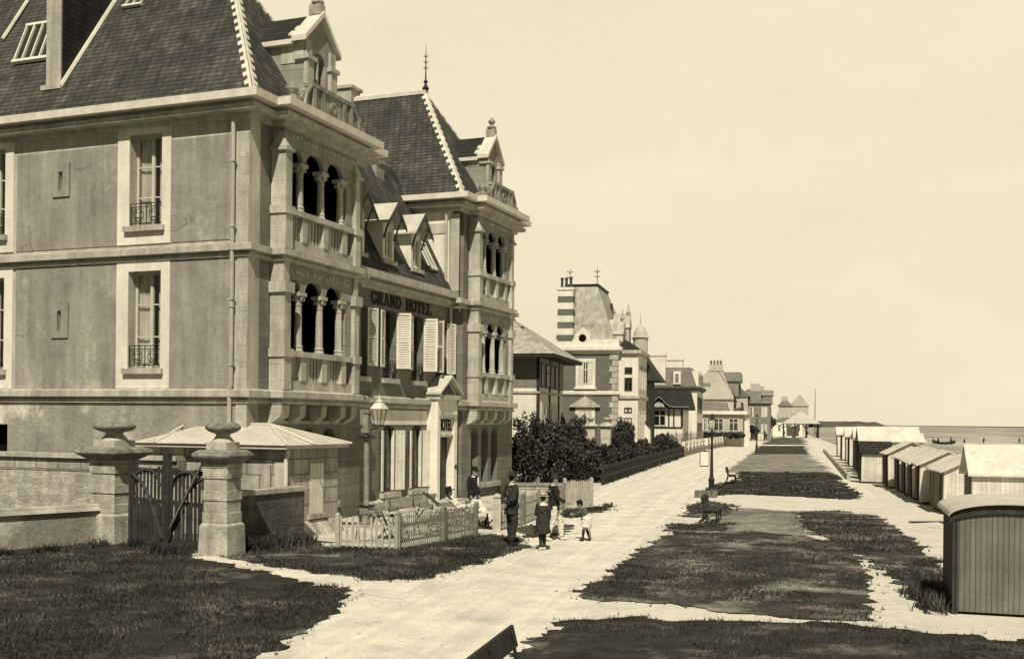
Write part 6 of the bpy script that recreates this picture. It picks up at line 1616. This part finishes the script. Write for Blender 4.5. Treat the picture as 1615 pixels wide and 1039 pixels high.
            if t == 'cap': q.hexa([(-.07, .07, .05), (.07, .07, .05), (.06, .15, .04), (-.06, .15, .04), (-.07, .07, .065), (.07, .07, .065), (.06, .15, .05), (-.06, .15, .05)])
            c.v = [tuple(hd + R3 @ (Vector(p) * kh)) for p in q.v]; c.f = q.f
            ho = c.build(t, m, body, smooth=False)
            if t == 'straw_hat':
                q = MB(); q.lathe([(.0945, .072), (.0945, .10)], (0, -.008, 0), 20, 1.01, 1.11); c = MB(); c.v = [tuple(hd + R3 @ (Vector(p) * kh)) for p in q.v]; c.f = q.f; c.build('ribbon', M['hair'], ho)
    return body
# man in dark suit, hands behind his back, looking toward the children
person('man in dark suit and brimmed hat standing with hands behind his back', (.02, 27.95), R(-62), 1.07,
       dict(ell=(-.27, -.10, 1.12), wrl=(-.10, -.17, .96), hal=(-.02, -.18, .93), elr=(.27, -.10, 1.12), wrr=(.10, -.18, .98), har=(.02, -.19, .95), anl=(-.11, .03, .08), tol=(-.14, .19, .03), anr=(.09, -.06, .08), tor=(.13, .09, .03)),
       [('trousers', 'suit'), ('jacket', 'suit', .20), ('collar', 'linen'), ('shoes', 'hair'), ('felt_hat', 'suit')])
# girl seen from behind in a straw hat
person('girl in dark dress with white sailor collar and straw hat seen from behind', (.78, 26.95), R(14), .80,
       dict(hir=(.075, 0, .92), hil=(-.075, 0, .92), knl=(-.08, .01, .50), knr=(.08, .03, .50), anl=(-.08, -.04, .08), tol=(-.10, .11, .03), anr=(.075, .05, .08), tor=(.10, .21, .03), ell=(-.24, .04, 1.14), wrl=(-.19, .20, 1.08), hal=(-.16, .27, 1.10)),
       [('skirt', 'suit', .92), ('blouse', 'suit', .10), ('collar', 'linen', 1), ('stockings', 'suit'), ('shoes', 'linen'), ('straw_hat', 'straw')], slim=.82)
# man in dark jacket and white trousers, stepping right
person('man in dark jacket and white trousers striding toward the small child', (1.12, 29.2), R(-78), 1.01,
       dict(hil=(-.09, 0, .92), knl=(-.10, .22, .52), anl=(-.10, .26, .08), tol=(-.12, .42, .03), hir=(.09, 0, .92), knr=(.10, -.03, .50), anr=(.10, -.22, .10), tor=(.12, -.06, .03),
            elr=(.24, .06, 1.13), wrr=(.20, .28, 1.02), har=(.19, .37, 1.00), ell=(-.24, -.04, 1.13), wrl=(-.22, .14, .95), hal=(-.21, .21, .90)),
       [('trousers', 'linen'), ('jacket', 'suit2', .12), ('collar', 'linen'), ('shoes', 'linen'), ('cap', 'suit')])
# stooping child with a stick
stoop = person('small child in grey smock and dark hat leaning forward with a stick', (1.98, 29.2), R(72), .64,
       dict(pelvis=(0, -.06, .92), waist=(0, .02, 1.08), chest=(0, .11, 1.25), neck=(0, .19, 1.38), head=(0, .25, 1.50), crown=(0, .27, 1.60), face=(0, .9, -.4),
            shl=(-.17, .13, 1.32), ell=(-.22, .28, 1.12), wrl=(-.12, .48, 1.10), hal=(-.09, .57, 1.10), shr=(.17, .13, 1.32), elr=(.24, .18, 1.06), wrr=(.24, .20, .84), har=(.24, .22, .76),
            hil=(-.09, -.06, .90), knl=(-.11, .06, .48), anl=(-.13, .10, .08), tol=(-.15, .25, .03), hir=(.09, -.06, .90), knr=(.11, -.02, .48), anr=(.13, -.16, .08), tor=(.16, -.01, .03)),
       [('skirt', 'linen', .75), ('blouse', 'smock', .06), ('stockings', 'hair'), ('shoes', 'hair'), ('felt_hat', 'hair', .125)], slim=.85)
b = MB(); b.tube([(0, 0, .02), (-.10, -.03, .50)], .013, 6); b.box(-.05, .06, -.02, .02, .0, .05)
o = b.build('mallet', M['picket']); o.location = (2.15, 29.32, 0); tag(o, 'thin pale toy stick held upright by the small child', 'toy')
SEAT = dict(pelvis=(0, -.05, .50), waist=(0, -.10, .66), chest=(0, -.14, .88), neck=(0, -.14, 1.05), head=(0, -.11, 1.20), crown=(0, -.12, 1.30),
            shl=(-.18, -.13, .98), ell=(-.23, -.05, .74), wrl=(-.16, .16, .66), hal=(-.12, .24, .65), shr=(.18, -.13, .98), elr=(.23, -.05, .74), wrr=(.16, .16, .66), har=(.12, .24, .65),
            hil=(-.09, -.03, .50), knl=(-.11, .38, .50), anl=(-.11, .42, .08), tol=(-.12, .58, .03), hir=(.09, -.03, .50), knr=(.11, .38, .50), anr=(.11, .46, .08), tor=(.12, .62, .03))
REC = dict(SEAT); REC.update(pelvis=(0, .0, .44), waist=(0, -.16, .56), chest=(0, -.32, .74), neck=(0, -.42, .90), head=(0, -.44, 1.05), crown=(0, -.47, 1.14), face=(0, .9, -.1),
      shl=(-.18, -.38, .84), ell=(-.24, -.22, .62), wrl=(-.18, .02, .62), shr=(.18, -.38, .84), elr=(.24, -.22, .62), wrr=(.18, .02, .62), hal=(-.14, .1, .60), har=(.14, .1, .60), hil=(-.09, .02, .44), hir=(.09, .02, .44), knl=(-.1, .42, .54), knr=(.1, .42, .54), anl=(-.1, .70, .16), anr=(.1, .74, .16), tol=(-.11, .82, .24), tor=(.11, .86, .24))
person('woman in white dress and dark hat reclining in a deck chair', (-1.40, 32.55), R(-78), 1.0, REC, [('skirt', 'linen', 1.3), ('blouse', 'linen', .05), ('shoes', 'hair'), ('felt_hat', 'hair', .17)])
person('man in black jacket with white shirt front and dark cap behind the reclining woman', (-1.15, 33.6), R(-120), 1.0, dict(), [('trousers', 'suit'), ('jacket', 'suit2', .16), ('shirt_front', 'linen'), ('collar', 'linen'), ('shoes', 'hair'), ('cap', 'hair')])
person('child in white clothes and dark hat sitting by the garden opening', (-1.02, 31.95), R(-70), .80, dict(SEAT, pelvis=(0, -.05, .60), waist=(0, -.05, .76), chest=(0, -.05, .96), neck=(0, -.04, 1.12), head=(0, 0, 1.26), crown=(0, 0, 1.36), shl=(-.18, -.05, 1.05), shr=(.18, -.05, 1.05), hil=(-.09, -.03, .60), hir=(.09, -.03, .60), knl=(-.11, .36, .58), knr=(.11, .36, .58)),
       [('skirt', 'linen', .9), ('blouse', 'linen', .05), ('stockings', 'hair'), ('shoes', 'hair'), ('felt_hat', 'hair')])
# strollers far along the promenade
walk = dict(knl=(-.10, .16, .52), anl=(-.10, .20, .08), tol=(-.12, .35, .03), knr=(.10, -.02, .50), anr=(.10, -.20, .10), tor=(.12, -.04, .03), ell=(-.24, -.10, 1.14), elr=(.24, .04, 1.14), wrr=(.23, .16, .95), har=(.22, .22, .88))
dark_man = person('dark suited stroller leading the group walking in the middle of the far promenade', (46.2, 202), R(150), 1.02, walk, [('trousers', 'suit'), ('jacket', 'suit2', .2), ('felt_hat', 'hair')], .03, 'distant strollers')
pale_woman = person('stroller in a long pale dress among the dark suited group', (45.4, 200), R(170), .95, dict(), [('skirt', 'linen', 1.3), ('blouse', 'linen'), ('straw_hat', 'straw')], .03, 'distant strollers')
def again(src, lb, x, y, rz, z=0): copy_tree(src, None, (x, y, z), R(rz), lb)
for a in [(dark_man, 'dark suited stroller on the left edge of the walking group', 44.9, 203, 160), (dark_man, 'dark suited stroller nearest to the third lamp', 47.6, 208, 20), (dark_man, 'dark suited stroller just behind the leading pair', 47.0, 204.5, 190), (pale_woman, 'pale dressed stroller farthest back beside the kiosk', 60.2, 257, 200),
          (dark_man, 'dark suited stroller standing under the left kiosk post', 63.2, 256, 90), (dark_man, 'dark suited stroller standing in the middle under the kiosk', 68, 254, 120), (dark_man, 'dark suited stroller standing under the right kiosk post', 70.5, 255, 70), (pale_woman, 'pale dressed stroller on the left of the walking group', 44.2, 197, 170)]: again(*a)
for a in [(dark_man, 'dark seated looking figure low by the white rail fence', 36.2, 173.5, 200), (pale_woman, 'pale figure beside the dark one by the white rail fence', 37.0, 176, 210)]: again(*a)
# people on the beach: one small figure, copied
bz = -1.9
for i, (x, y) in enumerate([(104.5, 300), (107.5, 296), (108.8, 302), (111.5, 292), (112.2, 299), (114.8, 288), (116.5, 284), (116.0, 300), (118, 304), (136, 318), (150, 326), (165, 345), (158, 372), (185, 398), (140, 352)]):
    src = dark_man if i % 4 else pale_woman
    k_ = ('pale' if i % 4 == 0 else 'dark') + (' figure standing on the sand left of the rowing boat' if i < 9 else ' figure far out on the open beach')
    c = copy_tree(src, None, (x, y, bz), random.uniform(0, 6), k_); c['group'] = k_ + 's'
